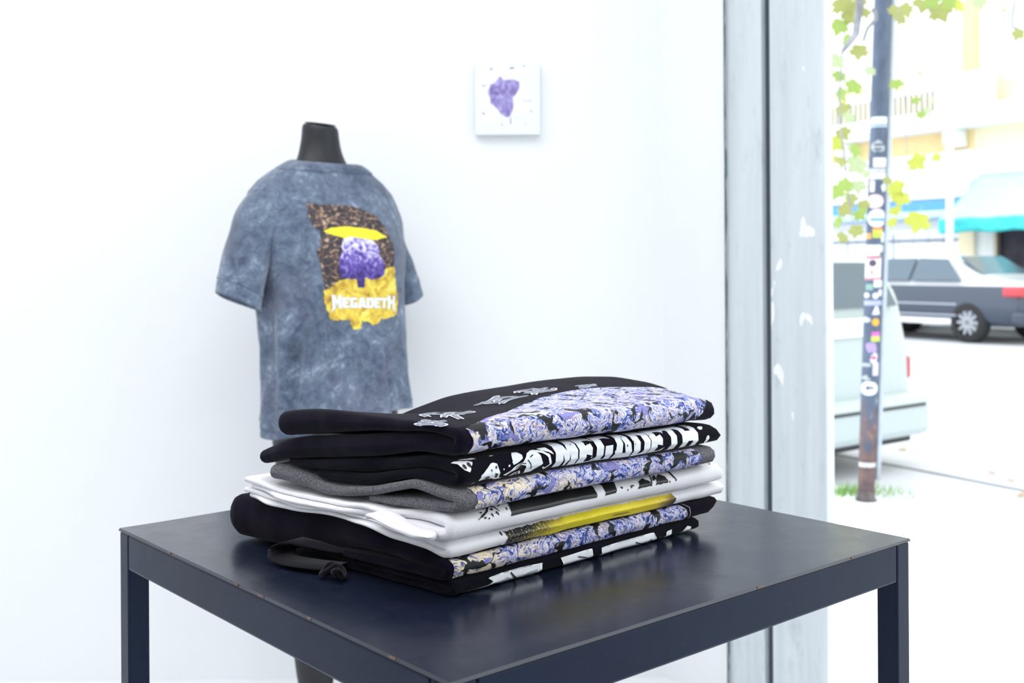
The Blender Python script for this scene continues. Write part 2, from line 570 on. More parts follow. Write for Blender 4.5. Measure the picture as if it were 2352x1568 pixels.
def shapes_on(name, polys, surf, mat, parent, off=.0006, step=.006, scale=.001, grid=None):
    """flat printed shapes (2-D polygons) wrapped on a curved surface"""
    bm = bmesh.new()
    for poly in polys:
        pv = [bm.verts.new((x * scale, y * scale, 0)) for x, y in poly]
        try: bm.faces.new(pv)
        except ValueError: pass
    bmesh.ops.triangulate(bm, faces=bm.faces, ngon_method='EAR_CLIP')
    xs = [v.co.x for v in bm.verts]; ys = [v.co.y for v in bm.verts]
    for ax, lo, hi in ((0, min(xs), max(xs)), (1, min(ys), max(ys))):
        st = step if grid is None else grid[ax]
        k = math.floor(lo / st) + 1
        while k * st < hi:
            co = (k * st, 0, 0) if ax == 0 else (0, k * st, 0)
            no = (1, 0, 0) if ax == 0 else (0, 1, 0)
            bmesh.ops.bisect_plane(bm, geom=bm.verts[:] + bm.edges[:] + bm.faces[:], dist=1e-7, plane_co=co, plane_no=no)
            k += 1
    bmesh.ops.remove_doubles(bm, verts=bm.verts, dist=1e-6)
    bmesh.ops.recalc_face_normals(bm, faces=bm.faces)
    bm.verts.index_update()
    uvs = [(v.co.x, v.co.y) for v in bm.verts]
    for v in bm.verts: v.co = Vector(surf(v.co.x, v.co.y, off))
    me = bpy.data.meshes.new(name)
    bm.to_mesh(me); bm.free()
    l = me.uv_layers.new(name='UVMap')
    for lp in me.loops: l.data[lp.index].uv = uvs[lp.vertex_index]
    me.polygons.foreach_set('use_smooth', [True] * len(me.polygons))
    return obj_from(name, me, mat, parent)

M_black = cloth_mat('black_cotton', (.0022, .0020, .0060), (.0042, .0036, .0100), .05)
M_black2 = cloth_mat('black_purple_fleece', (.0028, .0020, .0072), (.0058, .0040, .0135), .06)
M_grey = cloth_mat('charcoal_marl_jersey', (.045, .043, .05), (.075, .072, .082), .12, .6)
M_white = cloth_mat('white_cotton', (.86, .85, .89), (.92, .91, .94), .2)
M_ink_white = plain('white_screen_print', (.86, .89, .92), .5, .04, 120)
M_ink_black = plain('black_screen_print', (.008, .009, .011), .42, .3, 60)
M_ink_grey = plain('grey_screen_print', (.42, .43, .50), .5, .15, 80)

def lumpy(poly, amp, seed=0, step=2.5):
    """resample a polygon outline and make it ragged"""
    out = []
    n = len(poly)
    for i in range(n):
        a, b = Vector((*poly[i], 0)), Vector((*poly[(i + 1) % n], 0))
        k = max(1, int((b - a).length / step))
        for j in range(k):
            p = a.lerp(b, j / k)
            q = Vector((p.x * .35, p.y * .35, seed * 5.7))
            out.append((p.x + amp * noise.noise(q), p.y + amp * noise.noise(q + Vector((9, 4, 2)))))
    return out

def blob(cx_, cy_, rx, ry, seed=0, jag=.3, n=14, ang=0):
    out = []
    for k in range(n):
        t = 2 * math.pi * k / n
        r_ = 1 + jag * noise.noise(Vector((math.cos(t) * 1.7, math.sin(t) * 1.7, seed * 3.3)))* 1.6
        x, y = rx * r_ * math.cos(t), ry * r_ * math.sin(t)
        out.append((cx_ + x * math.cos(ang) - y * math.sin(ang), cy_ + x * math.sin(ang) + y * math.cos(ang)))
    return out

def stroke(pts, wd):
    """a thick line as a polygon, wd may vary per point"""
    L, Rr = [], []
    for i, p in enumerate(pts):
        a = Vector(pts[max(0, i - 1)]); b = Vector(pts[min(len(pts) - 1, i + 1)])
        d = (b - a).normalized()
        w_ = wd[i] if isinstance(wd, (list, tuple)) else wd
        L.append((p[0] - d.y * w_, p[1] + d.x * w_)); Rr.append((p[0] + d.y * w_, p[1] - d.x * w_))
    return L + Rr[::-1]

LETTERS = {   # advance width, filled pieces, of a blocky spurred capital one unit high
 'M': (1.00, [[(-.16, -.32), (.02, .02), (.04, .86), (-.02, 1), (.34, 1), (.50, .56), (.66, 1), (.98, 1), (.94, .88), (.94, 0), (.64, 0), (.64, .50), (.50, .10), (.35, .50), (.33, .04), (.14, -.10)]]),
 'E': (.74, [[(0, 0), (0, 1), (.66, 1), (.70, .70), (.56, .78), (.31, .78), (.31, .62), (.56, .66), (.56, .38), (.31, .42), (.31, .22), (.56, .22), (.72, .32), (.66, 0)]]),
 'G': (.78, [[(0, .12), (0, .88), (.1, 1), (.68, 1), (.72, .70), (.56, .77), (.31, .77), (.31, .22), (.44, .22), (.44, .34), (.38, .34), (.38, .54), (.72, .54), (.72, 0), (.1, 0)]]),
 'A': (.86, [[(-.02, 0), (.22, 1), (.42, 1), (.42, .74), (.29, 0)], [(.55, 0), (.42, .74), (.42, 1), (.62, 1), (.86, 0)], [(.31, .12), (.35, .34), (.49, .34), (.53, .12)]]),
 'D': (.82, [[(0, 0), (0, 1), (.30, 1), (.30, 0)], [(.30, .78), (.30, 1), (.58, 1), (.78, .82), (.48, .72)], [(.48, .72), (.78, .82), (.78, .18), (.48, .28)], [(.30, .22), (.48, .28), (.78, .18), (.58, 0), (.30, 0)]]),
 'T': (.84, [[(-.04, .66), (-.04, 1), (.84, 1), (.84, .66), (.70, .77), (.56, .77), (.56, .08), (.62, 0), (.18, 0), (.25, .08), (.25, .77), (.10, .77)]]),
 'H': (1.00, [[(0, 0), (0, 1), (.31, 1), (.31, 0)], [(.31, .38), (.31, .64), (.60, .64), (.60, .38)], [(.60, .0), (.60, 1), (.92, 1), (.90, .02), (1.12, -.32), (.76, -.10)]]),
}
def wordmark(x0, x1, y0, y1, word='MEGADETH', big=1.18):
    tot = sum(LETTERS[c][0] for c in word)
    k = (x1 - x0) / tot
    hgt = y1 - y0
    x = x0
    out = []
    for i, c in enumerate(word):
        wd, polys = LETTERS[c]
        f = 1.0 if i in (0, len(word) - 1) else 1 / big
        out.append([[(x + px * k, y0 + hgt * (py * f + (0 if f == 1 else .06))) for px, py in p] for p in polys])
        x += wd * k
    return out

def bend(zb, hb, zt, ht, vf):
    r_ = (zt - zb) / 2
    return [(vf + r_ + 9, zb, hb), (vf + .3 * r_, zb + .28 * r_, (2 * hb + ht) / 3), (vf, (zb + zt) / 2, (hb + ht) / 2),
            (vf + .3 * r_, zt - .28 * r_, (2 * ht + hb) / 3), (vf + r_ + 9, zt, ht)]
def sag7(u, v, z):
    k = max(0.0, min(1.0, (z - .118) / .03))
    g = lambda x, c, w_: math.exp(-((x - c) / w_) ** 2)
    dz = k * (-.025 * g(u, .12, .080) * g(v, .23, .12) + .006 * g(u, .0, .05) * g(v, .22, .08) + .006 * g(u, .40, .14) * g(v, .16, .16))
    dz -= k * .010 * max(0, (u - .33) / .08) ** 2 * g(v, -.02, .09)
    return dz, 0.0
CL = {}
CL[1] = Cloth([(255, 3.6, 3), (130, 3.6, 3.3), (40, 3.6, 3.4)] + bend(3.8, 3.5, 11, 3.5, -7) + [(40, 11, 3.5), (110, 10.5, 3.4), (150, 10, 3.2)], 6, 386, 1)
CL[2] = Cloth([(150, 18, 3.5), (90, 18.5, 4.2), (40, 19.0, 4.4)] + bend(19.3, 4.6, 29, 5, -6) + [(30, 32, 7.6), (78, 34.5, 10), (130, 36.8, 12.8), (200, 30, 19.3), (284, 25.3, 21), (345, 26, 23.5), (376, 26, 23.5)], 0, 410, 2, tip=(30, 14, 34), n=190)
CL[3] = Cloth([(345, 54.8, 2.7), (284, 50.7, 2.5), (200, 53.2, 2), (130, 53.7, 2), (78, 49.2, 2.5), (30, 44.6, 3.4)] + bend(39.4, 4.1, 47.6, 4.0, -8) + [(30, 51.6, 3.4), (78, 54.4, 2.5), (130, 57.9, 2), (200, 57.3, 2), (284, 55.8, 2.4), (352, 60.4, 2.7)], -2, 432, 3, fine=1.0)
CL[4] = Cloth([(340, 66.7, 3), (284, 61.5, 2.8), (200, 62, 2.3), (130, 63.5, 2.8), (78, 61.3, 3.6), (30, 61, 5)] + bend(58.4, 6, 71, 6, -14) + [(30, 71.2, 5), (78, 68.7, 3.5), (130, 69.3, 2.8), (200, 66.8, 2.3), (284, 67.2, 2.8), (350, 73, 3.1)], -4, 416, 4, fine=1.0)
CL[5] = Cloth([(112, 77.5, 3.4), (70, 79.5, 4), (30, 82.5, 4.8)] + bend(84.5, 5.2, 96, 5.4, -24) + [(34, 99.8, 4.3), (62, 95, 4.3), (100, 86.5, 4.3), (130, 82.5, 4.5), (185, 78, 6), (230, 83, 7.3), (270, 86.5, 8), (294, 86, 8)], -2, 388, 5)
CL[6] = Cloth([(203, 92.5, 4.5), (165, 93, 5), (130, 94.5, 5), (100, 97.5, 5), (60, 105.5, 4.8), (30, 110, 4.8)] + bend(109.2, 5.6, 121, 5.6, -23) + [(30, 120.5, 4.9), (60, 116, 4.9), (100, 110, 6.4), (130, 107.3, 6.2), (185, 103.2, 5), (230, 99.5, 3.8), (258, 101, 3.2)], 2, 386, 6, tip=(112, 18, 36))
CL[7] = Cloth([(318, 97, 7), (290, 105, 8.5), (250, 114, 10.5), (185, 121.5, 11.3), (103, 130, 10.8), (40, 137.5, 8.3)] + bend(138.4, 8.2, 153, 4.4, -22) + [(26, 153.6, 4.3), (64, 152.6, 5.5), (129, 150.6, 8.5), (185, 147, 11.5), (226, 143.5, 12.5), (280, 137, 13.5)], 0, 396, 7, extra=sag7, n=190)
#@@PRINTS
GRP = 'folded shirts stacked on the dark table'
M_marb = {2: marble_mat('floral_print_bottom', 1.7, .10), 5: marble_mat('floral_print_middle', 4.1, .08), 7: marble_mat('floral_print_top', 7.9, .02, .5)}
def shirt(k, name, mat, label, cat):
    root = tag(empty(name, tuple(SA + EU * .2 + EV * .14 + EZ * (CL[k].P[:, 1].min() - .004))), label, cat, GRP)
    body = CL[k].build('folded_cloth', mat, root)
    M = Matrix.Translation(-Vector(root.location))
    body.data.transform(M)
    return root
def put(root, o):                         # world-built mesh becomes a part of root
    o.data.transform(Matrix.Translation(-Vector(root.location)))
    o.parent = root
    return o
def printed_each(k, root, name, groups, mat, off=.0006, step=.006):
    for g_ in groups: put(root, shapes_on(name, g_, CL[k].at, mat, None, off, step, grid=(step, .0017)))
def printed(k, root, name, polys, mat, off=.0006, step=.006, stuff=False):
    if len(polys) > 1 and not stuff:
        return printed_each(k, root, name, [[p] for p in polys], mat, off, step)
    o_ = put(root, shapes_on(name, polys, CL[k].at, mat, None, off, step, grid=(step, .0017)))
    if stuff: o_['kind'] = 'stuff'
    return o_

# 1 ---- bottom black shirt with black and white comic print
s1 = shirt(1, 'folded_t_shirt', M_black, 'black shirt with a black and white cartoon-like print, lowest in the stack', 't-shirt')
w1 = [[(22, 1), (40, 6), (70, 14), (78, 15), (62, 7), (48, 1), (30, -2)],
      [(52, 15), (70, 3), (88, -2), (118, -3), (123, 3), (124, 16), (70, 17)],
      [(150, 16), (158, 5), (170, -2), (196, -3), (200, 6), (198, 17)],
      [(212, 16), (214, -3), (300, -3), (306, 8), (300, 17)],
      [(318, -2), (322, 14), (332, 15), (330, 0)], [(346, -2), (350, 8), (362, 14), (368, 12), (360, 2)]]
printed(1, s1, 'white_print', [lumpy(p, .8, i) for i, p in enumerate(w1)], M_ink_white)
g1 = [[(100, -2), (103, 11), (117, 12), (116, -2)], [(62, 8), (76, 12), (84, 8), (72, 4)], [(165, 6), (178, 9), (186, 4), (172, 2)], [(292, -2), (288, 8), (294, 12), (299, 2)]]
printed(1, s1, 'grey_shading', g1, M_ink_grey, .0010)
b1 = [stroke([(80, 15), (88, 8), (94, -2)], [.6, 1.2, .5]), stroke([(176, 13), (186, 11), (194, 8)], .5), stroke([(224, -1), (232, 6), (238, 2), (244, -1)], [.5, 2.2, 1.4, .6]),
      stroke([(268, 12), (280, 8), (296, 10)], .6), [(304, 3), (308, 12), (314, 10), (312, 0)]]
printed(1, s1, 'black_line_print', b1, M_ink_black, .0014)
# 2 ---- thick black sweatshirt with floral print
s2 = shirt(2, 'folded_sweatshirt', M_black2, 'thick black sweatshirt with a floral print edge, bulging out over the table', 'sweatshirt')
printed(2, s2, 'floral_print', [lumpy([(8, -2), (8, 26), (120, 27), (240, 27), (352, 26), (360, 12), (352, -2), (200, -2)], .5, 3)], M_marb[2])
printed(2, s2, 'print_outline', [stroke([(362, -1), (365, 8), (364, 18), (358, 26)], .45), stroke([(352, 22), (358, 16), (360, 8)], .35)], M_ink_grey, .0009)
# 3 ---- white shirt, yellow photo print
def yellow_mat():
    m = NT('yellow_and_black_photo_print')
    uv = m.coord('UV')
    sep = m.n('ShaderNodeSeparateXYZ'); m.l(uv, sep.inputs[0])
    nz = m.noise(m.mapping(uv, (30, 90, 1)), 1.0, 4, .6)
    f0 = m.math('ADD', sep.outputs[0], m.math('MULTIPLY', m.math('SUBTRACT', nz.outputs[0], .5), .05))
    f1 = m.math('SUBTRACT', f0, m.math('MULTIPLY', sep.outputs[1], 1.7))
    cc = m.ramp(f1, [(.075, (.012, .011, .010)), (.10, (.30, .22, .01)), (.125, (.78, .66, .01)), (.22, (.90, .74, .02)), (.285, (.80, .60, .02)), (.302, (.25, .16, .02)), (.32, (.02, .015, .014))])
    streak = m.noise(m.mapping(uv, (22, 190, 1), (3, 1, 0)), 1.0, 3, .6)
    mid = m.ramp(f0, [(.12, (0, 0, 0)), (.17, (1, 1, 1)), (.27, (1, 1, 1)), (.3, (0, 0, 0))])
    sf = m.mix(1.0, m.ramp(streak.outputs[0], [(.60, (0, 0, 0)), (.68, (.75, .75, .75))]), mid, 'MULTIPLY')
    cc = m.mix(sf, cc, (.16, .10, .02))
    sp = m.noise(m.mapping(uv, (420, 300, 1)), 1.0, 3, .75)
    band = m.ramp(f0, [(.07, (.2, .2, .2)), (.085, (.6, .6, .6)), (.12, (1, 1, 1)), (.145, (.3, .3, .3)), (.16, (0, 0, 0)), (.29, (0, 0, 0)), (.31, (.8, .8, .8)), (.33, (0, 0, 0))])
    pf = m.mix(1.0, m.ramp(sp.outputs[0], [(.57, (0, 0, 0)), (.61, (1, 1, 1))]), band, 'MULTIPLY')
    cc = m.mix(pf, cc, (.92, .84, .52))
    m.base(cc); m.setp(Roughness=.5)
    return m.m
s3 = shirt(3, 'folded_t_shirt', M_white, 'white shirt with a yellow and black photo print along its fold', 't-shirt')
printed(3, s3, 'yellow_print', [lumpy([(74, -3), (76, 10), (74, 23), (150, 24), (250, 24), (334, 24), (340, 12), (335, -3), (200, -3)], 1.6, 5)], yellow_mat())
printed(3, s3, 'ink_speckles', [blob(68, 8, 1.6, 1.2, 1), blob(66, 5, .8, .8, 2), blob(70, 22, 1.2, 2.0, 3)], M_ink_black, stuff=True)
# 4 ---- white shirt, black block print
s4 = shirt(4, 'folded_t_shirt', M_white, 'white shirt with a solid black block and ink splatter print along its fold', 't-shirt')
printed(4, s4, 'black_block', [[(72, -3), (76, 12), (72, 26), (80, 38), (196, 40), (200, 14), (196, -3)], [(209, -3), (213, 14), (209, 40), (228, 40), (232, 14), (226, -3)]], M_ink_black)
sp4 = []
rnd = random.Random(4)
sp4 += [stroke([(36, 1), (46, 7), (52, 14), (50, 22), (56, 28)], [.4, .9, 1.2, .6, .8]), stroke([(52, 27), (62, 26), (68, 21), (67, 13), (62, 9)], [.7, 1.8, 1.3, 1.0, .5]), stroke([(44, 11), (50, 13), (56, 10), (60, 4)], [.4, 1.3, .7, .3]),
        stroke([(30, -1), (40, 4), (46, 6)], [.3, .8, .3]), stroke([(300, 30), (312, 24), (322, 12), (326, -2)], [.5, 1.3, 1.6, .8]), stroke([(352, 12), (349, 18), (353, 23), (360, 23), (364, 17), (361, 11)], [1.6, 1.6, 1.2, .9, .8, .4]), stroke([(352, 16), (358, 16), (360, 12)], .7)]
for i in range(46):
    x = rnd.choice([rnd.uniform(36, 70), rnd.uniform(232, 300), rnd.uniform(238, 318), rnd.uniform(395, 405)])
    y = rnd.uniform(-2, 30) if x < 390 else rnd.uniform(8, 22)
    r_ = rnd.uniform(.4, 1.3) * (2.2 if 255 < x < 312 and y < 9 else 1)
    sp4.append(blob(x, y, r_ * rnd.uniform(.8, 2.2), r_, i, .5, 9, rnd.uniform(0, 3)))
sp4 += [lumpy([(262, -3), (268, 6), (276, 9), (283, 4), (286, -3)], 1.2, 8), lumpy([(292, -3), (296, 5), (304, 10), (311, 6), (312, -2)], 1.2, 9), stroke([(284, -2), (288, 6), (290, 13)], .8)]
printed(4, s4, 'ink_splatter', sp4, M_ink_black, .0007, stuff=True)
printed(4, s4, 'white_streak', [stroke([(176, 30), (186, 22), (192, 16)], [.3, .7, .2])], M_ink_white, .0010)
tong, _ = catmull([(92, 66, 2), (80, 70, 6), (60, 68.5, 6.5), (30, 64.5, 6), (2, 61, 6.5), (-8, 60, 3)], 40)
rings = []
for v_, z_, h_ in tong:
    rings.append([SA + EU * (-.006 - .010 + .013 * math.cos(t) * (h_ / 6.5) - .00006 * v_) + EV * (v_ / 1000 * .87 + .0012 * math.sin(t * 2)) + EZ * ((z_ + h_ * .62 * math.sin(t) + 1.1 * math.cos(2 * t + v_ * .08)) / 1000) for t in np.linspace(0, 2 * math.pi, 22, endpoint=False)])
V, Fc = loft_data(rings)
put(s4, mesh('folded_sleeve', V, Fc, M_white))
# 5 ---- grey marl shirt with floral print
s5 = shirt(5, 'folded_t_shirt', M_grey, 'charcoal marl shirt with a floral print edge, above the two white shirts', 't-shirt')
printed(5, s5, 'floral_print', [lumpy([(16, -2), (20, 14), (16, 31), (120, 32), (240, 32), (350, 31), (356, 14), (348, -2), (200, -2)], .5, 7)], M_marb[5])
# 6 ---- black shirt with white band lettering
s6 = shirt(6, 'folded_t_shirt', M_black, 'black shirt printed with big white MEGADETH letters and bones along its fold', 't-shirt')
printed_each(6, s6, 'letter', wordmark(124, 356, -3, 43, big=1.0), M_ink_white)
bones = [[(-2, 34), (4, 36), (16, 32), (19, 28.6), (17, 26), (14, 24.7), (11, 19.5), (5, 22.4), (2, 29.5)], [(9, 37), (14, 39), (25, 36), (27, 32.4), (21, 32.8), (14, 35)],
         [(25, 14.7), (29, 16.9), (38, 22.8), (42, 23.5), (46, 21.6), (48, 17.6), (50, 13.7), (52, 7.9), (57, 5.6), (51, 4.5), (42, 8.1), (32, 8.6), (25, 7.8)],
         [(6, 1.5), (14, 6), (20, 6.6), (29, 3.5), (34, 1.4), (30, -.4), (24, 1.9), (20, 2.9), (14, .4), (7, -.3)],
         [(66, 20.4), (68, 27.1), (71, 31.1), (76, 30.7), (81, 26), (80, 22.6), (75, 19.9), (68, 17.8)],
         [(57, 9.2), (63, 12.7), (71, 16.9), (80, 18.8), (88, 26.8), (95, 29.6), (102, 25.5), (107, 14.5), (98, 8.7), (91, 1.8), (88, -1.2), (84, -.7), (86, 6.9), (84, 15), (78, 16.8), (68, 12), (61, 7.7)],
         [(38, -.9), (47, 1.9), (59, 1.6), (71, 8.9), (78, 10.6), (81, 6.7), (78, 0), (75, -.4), (76, 4.7), (68, 1.3), (55, -.5)],
         stroke([(96, 29), (108, 25.5), (116, 20), (118.5, 12), (114, 7), (109, 10)], [.8, 1.6, 1.6, 1.6, 1.6, .6]),
         [(104, 29.5), (107, 30.7), (116, 29.9), (121, 24.5), (122, 20.5), (116, 24.3), (110, 26.5)], [(106, 5.1), (110, 4.6), (117, -.6), (118, -4.1), (115, -.3), (108, 2.2)], [(111, 5.3), (121, 3), (122, .7), (117, 2.8)],
         blob(62, 18, 1.2, 1.0, 4), blob(55, 16, .8, .8, 5), blob(46, 32, 2.4, .8, 6), blob(364, 28, 5, 2.2, 7, .4), blob(372, 12, 3.5, 5, 8, .3)]
printed(6, s6, 'bone_print', [lumpy(p, .35, i, 1.5) for i, p in enumerate(bones)], M_ink_white)
holes = [blob(7, 25.5, 2.0, 2.6, 1, .1), blob(13.2, 26.5, 2.0, 2.6, 2, .1), [(43, 14.7), (47, 13.3), (49, 8.4), (46, 8.4)], [(30, 11.1), (35, 12.7), (39, 9.8), (34, 9.2)], [(37, 17.9), (39, 18), (39, 15.4)], blob(44.5, 19, 1.2, 1.2, 3),
         stroke([(70, 15), (78, 18), (84, 17)], .4), stroke([(71, 6), (76, 9.5), (78, 4)], .9), stroke([(64, 10), (72, 14), (79, 15)], .35), stroke([(92, 10), (90, 16), (86, 20)], .5), stroke([(89, 22), (94, 24)], .6)]
specks = []
rnd = random.Random(11)
for i in range(26):
    specks.append(blob(rnd.uniform(130, 350), rnd.uniform(-2, 36), rnd.uniform(.3, .9), rnd.uniform(.5, 1.8), i, .5, 8))
printed(6, s6, 'dark_detail', holes + specks[:12], M_ink_black, .0011, stuff=True)
printed(6, s6, 'white_specks', specks[12:], M_ink_white, .0009, stuff=True)
# 7 ---- top black shirt with large floral print and outlined letters
s7 = shirt(7, 'folded_t_shirt', M_black2, 'black shirt with a large floral panel and outlined letters, topmost of the stack', 't-shirt')
printed(7, s7, 'floral_print', [lumpy([(14, -4), (16, 16), (12, 32), (38, 42), (94, 72), (140, 106), (186, 138), (230, 160), (270, 174), (326, 180), (352, 164), (382, 150), (420, 146), (444, 130), (446, 100), (420, 66), (392, 40), (368, 18), (357, 4), (350, -4), (200, -4)], 1.0, 9)], M_marb[7], step=.008)
def gothic(x0, y0, kk, kind, sx=1.0, sy=1.0):
    """one blackletter-like character built of strokes, in the band's own frame"""
    S = {0: [[(0, 4), (10, 0), (22, 8), (34, 2)], [(4, 16), (14, 22), (26, 16), (40, 22)], [(8, 0), (12, 12), (8, 24)], [(26, 4), (28, 14), (24, 24)]],
         1: [[(0, 0), (14, 8), (30, 2), (44, 8)], [(6, 22), (18, 28), (34, 22)], [(16, 2), (16, 16), (20, 28)], [(32, 0), (30, 14), (36, 26)], [(4, 12), (20, 14), (44, 16)]],
         2: [[(0, 2), (16, 6), (36, 0)], [(4, 24), (20, 20), (40, 26)], [(10, 4), (8, 14), (14, 24)], [(28, 2), (32, 14), (28, 22)], [(12, 12), (24, 16), (32, 10)]]}[kind]
    ca, sa = math.cos(kk), math.sin(kk)
    return [[(x0 + px * sx * ca - py * sy * sa, y0 + px * sx * sa + py * sy * ca) for px, py in st] for st in S]
lets = [gothic(-2, 48, .7, 0, .9, 1.1), gothic(38, 66, .72, 1, 2.7, 1.6), gothic(186, 172, .32, 2, 1.6, 1.7), gothic(252, 190, .12, 1, 1.3, 1.5), gothic(330, 186, -.3, 0, .8, .7)]
def swash(st, w0):
    c_, _ = catmull(st, 16)
    return stroke([tuple(p) for p in c_], [w0 * (.35 + .65 * math.sin(math.pi * min(1, max(0, (i + 1.5) / 18))) ** .6) for i in range(16)])
fat = [[swash(st, 5.2) for st in L_] for L_ in lets]
thin = [[swash(st, 2.6) for st in L_] for L_ in lets]
printed_each(7, s7, 'letter', fat, plain('pale_outline_print', (.60, .62, .72), .5, .05, 60), .0007)
printed_each(7, s7, 'letter_fill', thin, plain('grey_letter_fill', (.24, .25, .31), .5, .2, 60), .0012)
# loose loop of tape and a knotted cord peeping out of the sweatshirt
def on_table(u, v, z): return SA + EU * u + EV * v + EZ * z
V, Fc = [], []
lp = [(-.006, .135, .018), (-.014, .158, .017), (-.026, .186, .020), (-.036, .208, .020), (-.045, .219, .014), (-.049, .215, .0065), (-.048, .198, .0035), (-.043, .172, .0035), (-.030, .140, .004)]
lpc, _ = catmull([(u * 1000, v * 1000, z * 1000) for u, v, z in lp], 60)
for i, (u, v, z) in enumerate(lpc / 1000):
    for k, (du, dz) in enumerate(((-.004, 0), (.026, .0015), (.026, .0031), (-.004, .0016))):
        V.append(on_table(u + du, v, z + dz))
for i in range(59):
    for k in range(4):
        Fc.append((i * 4 + k, i * 4 + (k + 1) % 4, (i + 1) * 4 + (k + 1) % 4, (i + 1) * 4 + k))
M_tape = cloth_mat('black_tape_twill', (.007, .006, .010), (.012, .011, .017), .12, 0, 1500)
put(s2, mesh('tape_loop', V, Fc, M_tape))
kn = []
for i in range(90):
    t = i / 89 * 2 * math.pi * 2.9
    r_ = .0065 + .0028 * math.cos(1.5 * t)
    kn.append(on_table(-.034 + r_ * math.cos(t) - .0, .122 + .013 * math.sin(.5 * t) + r_ * math.sin(t) * .7, .0075 + .0042 * math.sin(1.5 * t)))
put(s2, tube('cord_knot', kn, [.0028] * 90, M_tape, None, 8))
#@@MANNEQUIN
# ------------------------------------------------------------------ mannequin and its T-shirt
PSI = R(43)
MC = Vector((-.469, 2.76, 0))
ML = Vector((math.cos(PSI), math.sin(PSI), 0)); MF = Vector((math.sin(PSI), -math.cos(PSI), 0))
def loc2w(lx, ly, z): return MC + ML * lx + MF * ly + Vector((0, 0, z))
TEE = np.array([  # z, half width, half depth, forward offset
 (.74, .192, .132, .052), (.80, .190, .130, .050), (.87, .187, .128, .046), (.95, .186, .128, .040), (1.04, .192, .132, .030), (1.12, .201, .138, .020),
 (1.18, .208, .143, .012), (1.24, .209, .132, .004), (1.29, .206, .118, -.004), (1.325, .192, .106, -.008), (1.352, .166, .097, -.010), (1.372, .138, .090, -.010),
 (1.388, .110, .084, -.008), (1.400, .088, .078, -.006), (1.410, .074, .072, -.004)])
def tee_row(z):
    return [np.interp(z, TEE[:, 0], TEE[:, k]) for k in (1, 2, 3)]
def g1d(x, w_): return math.exp(-(x / w_) ** 2)
def tee_pt(th, z, grow=0.0, folds=True):
    a, b, c = tee_row(z)
    ex = 2 / 2.35
    sn, cs = math.sin(th), math.cos(th)
    lx = (a + grow) * math.copysign(abs(sn) ** ex, sn); ly = (b + grow) * math.copysign(abs(cs) ** ex, cs)
    d = .016 * (g1d(th - .42, .34) + g1d(th + .42, .34)) * g1d(z - 1.185, .075)
    if folds:
        # folds hanging from the bust and the armpit
        for th0, slope, amp, wd, zt in ((-.50, -1.0, .026, .15, 1.16), (.16, .10, .024, .07, .995), (-.14, -.25, .012, .11, 1.04), (-1.10, -.45, .020, .17, 1.16), (-1.65, .1, .014, .16, 1.12), (.72, .25, .014, .12, 1.02), (1.25, .2, .012, .2, 1.1)):
            lo = max(0.0, min(1.0, (zt - z) / .22))
            tl = th0 + slope * (1.16 - z)
            d += amp * lo * g1d(th - tl, wd) - amp * .6 * lo * g1d(th - tl - 1.7 * wd, wd)
        # pull lines from the shoulder to the chest
        up = g1d(z - 1.20, .09)
        d += .005 * up * g1d(th + 1.05 - (z - 1.2) * 2.2, .13) - .004 * up * g1d(th + .8 - (z - 1.2) * 2.4, .12)
        d += .0035 * noise.noise(Vector((th * 2.2, z * 9, 3))) + .0015 * noise.noise(Vector((th * 6, z * 24, 8)))
    r_ = math.hypot(lx, ly) + 1e-9
    return loc2w(lx * (1 + d / r_), ly * (1 + d / r_) + c, z)
def tee_hem(th): return .770 - .022 * math.sin(th - .15) * (-1) * 0 + .020 * g1d(th - .9, .9) - .030 * g1d(th + 1.3, .9) + .004 * math.sin(th * 5)

def acid_mat():
    m = NT('blue_grey_acid_wash_jersey')
    co = m.coord('Object')
    n1 = m.noise(co, 10, 8, .74, .8)
    n2 = m.noise(co, 55, 6, .75, .6)
    f = m.math('ADD', m.math('MULTIPLY', n1.outputs[0], .60), m.math('MULTIPLY', n2.outputs[0], .46))
    cc = m.ramp(f, [(.36, (.045, .055, .090)), (.48, (.095, .125, .185)), (.57, (.150, .195, .270)), (.66, (.34, .40, .50)), (.74, (.62, .68, .76))])
    n3 = m.noise(co, 6, 2)
    pf = m.ramp(n3.outputs[0], [(.5, (0, 0, 0)), (.75, (.45, .45, .45))])
    cc = m.mix(pf, cc, (.15, .14, .21))
    m.base(cc)
    m.setp(Roughness=.9, Sheen_Weight=.25)
    m.p.inputs['Specular IOR Level'].default_value = .15
    m.bump(m.noise(co, 700, 2).outputs[0], .25, .001)
    return m.m
M_tee = acid_mat()
tee = tag(empty('t_shirt', loc2w(0, .03, .75)), 'blue-grey acid wash t-shirt with a yellow and purple print, worn by the mannequin', 't-shirt')
NTH, NZ = 400, 150
def tee_top(th): return 1.406 - .020 * (1 + math.cos(th)) / 2
V, Fc = [], []
for j in range(NZ + 1):
    for i in range(NTH):
        th = -math.pi + 2 * math.pi * i / NTH
        hz = tee_hem(th)
        q = j / NZ
        z = hz + (tee_top(th) - hz) * (1 - (1 - q) ** 1.25)
        V.append(tee_pt(th, z))
for j in range(NZ):
    for i in range(NTH):
        i2 = (i + 1) % NTH
        Fc.append((j * NTH + i, j * NTH + i2, (j + 1) * NTH + i2, (j + 1) * NTH + i))
tb_ = put(tee, mesh('shirt_body', V, Fc, M_tee))
so = tb_.modifiers.new('thickness', 'SOLIDIFY'); so.thickness = .0022; so.offset = -1
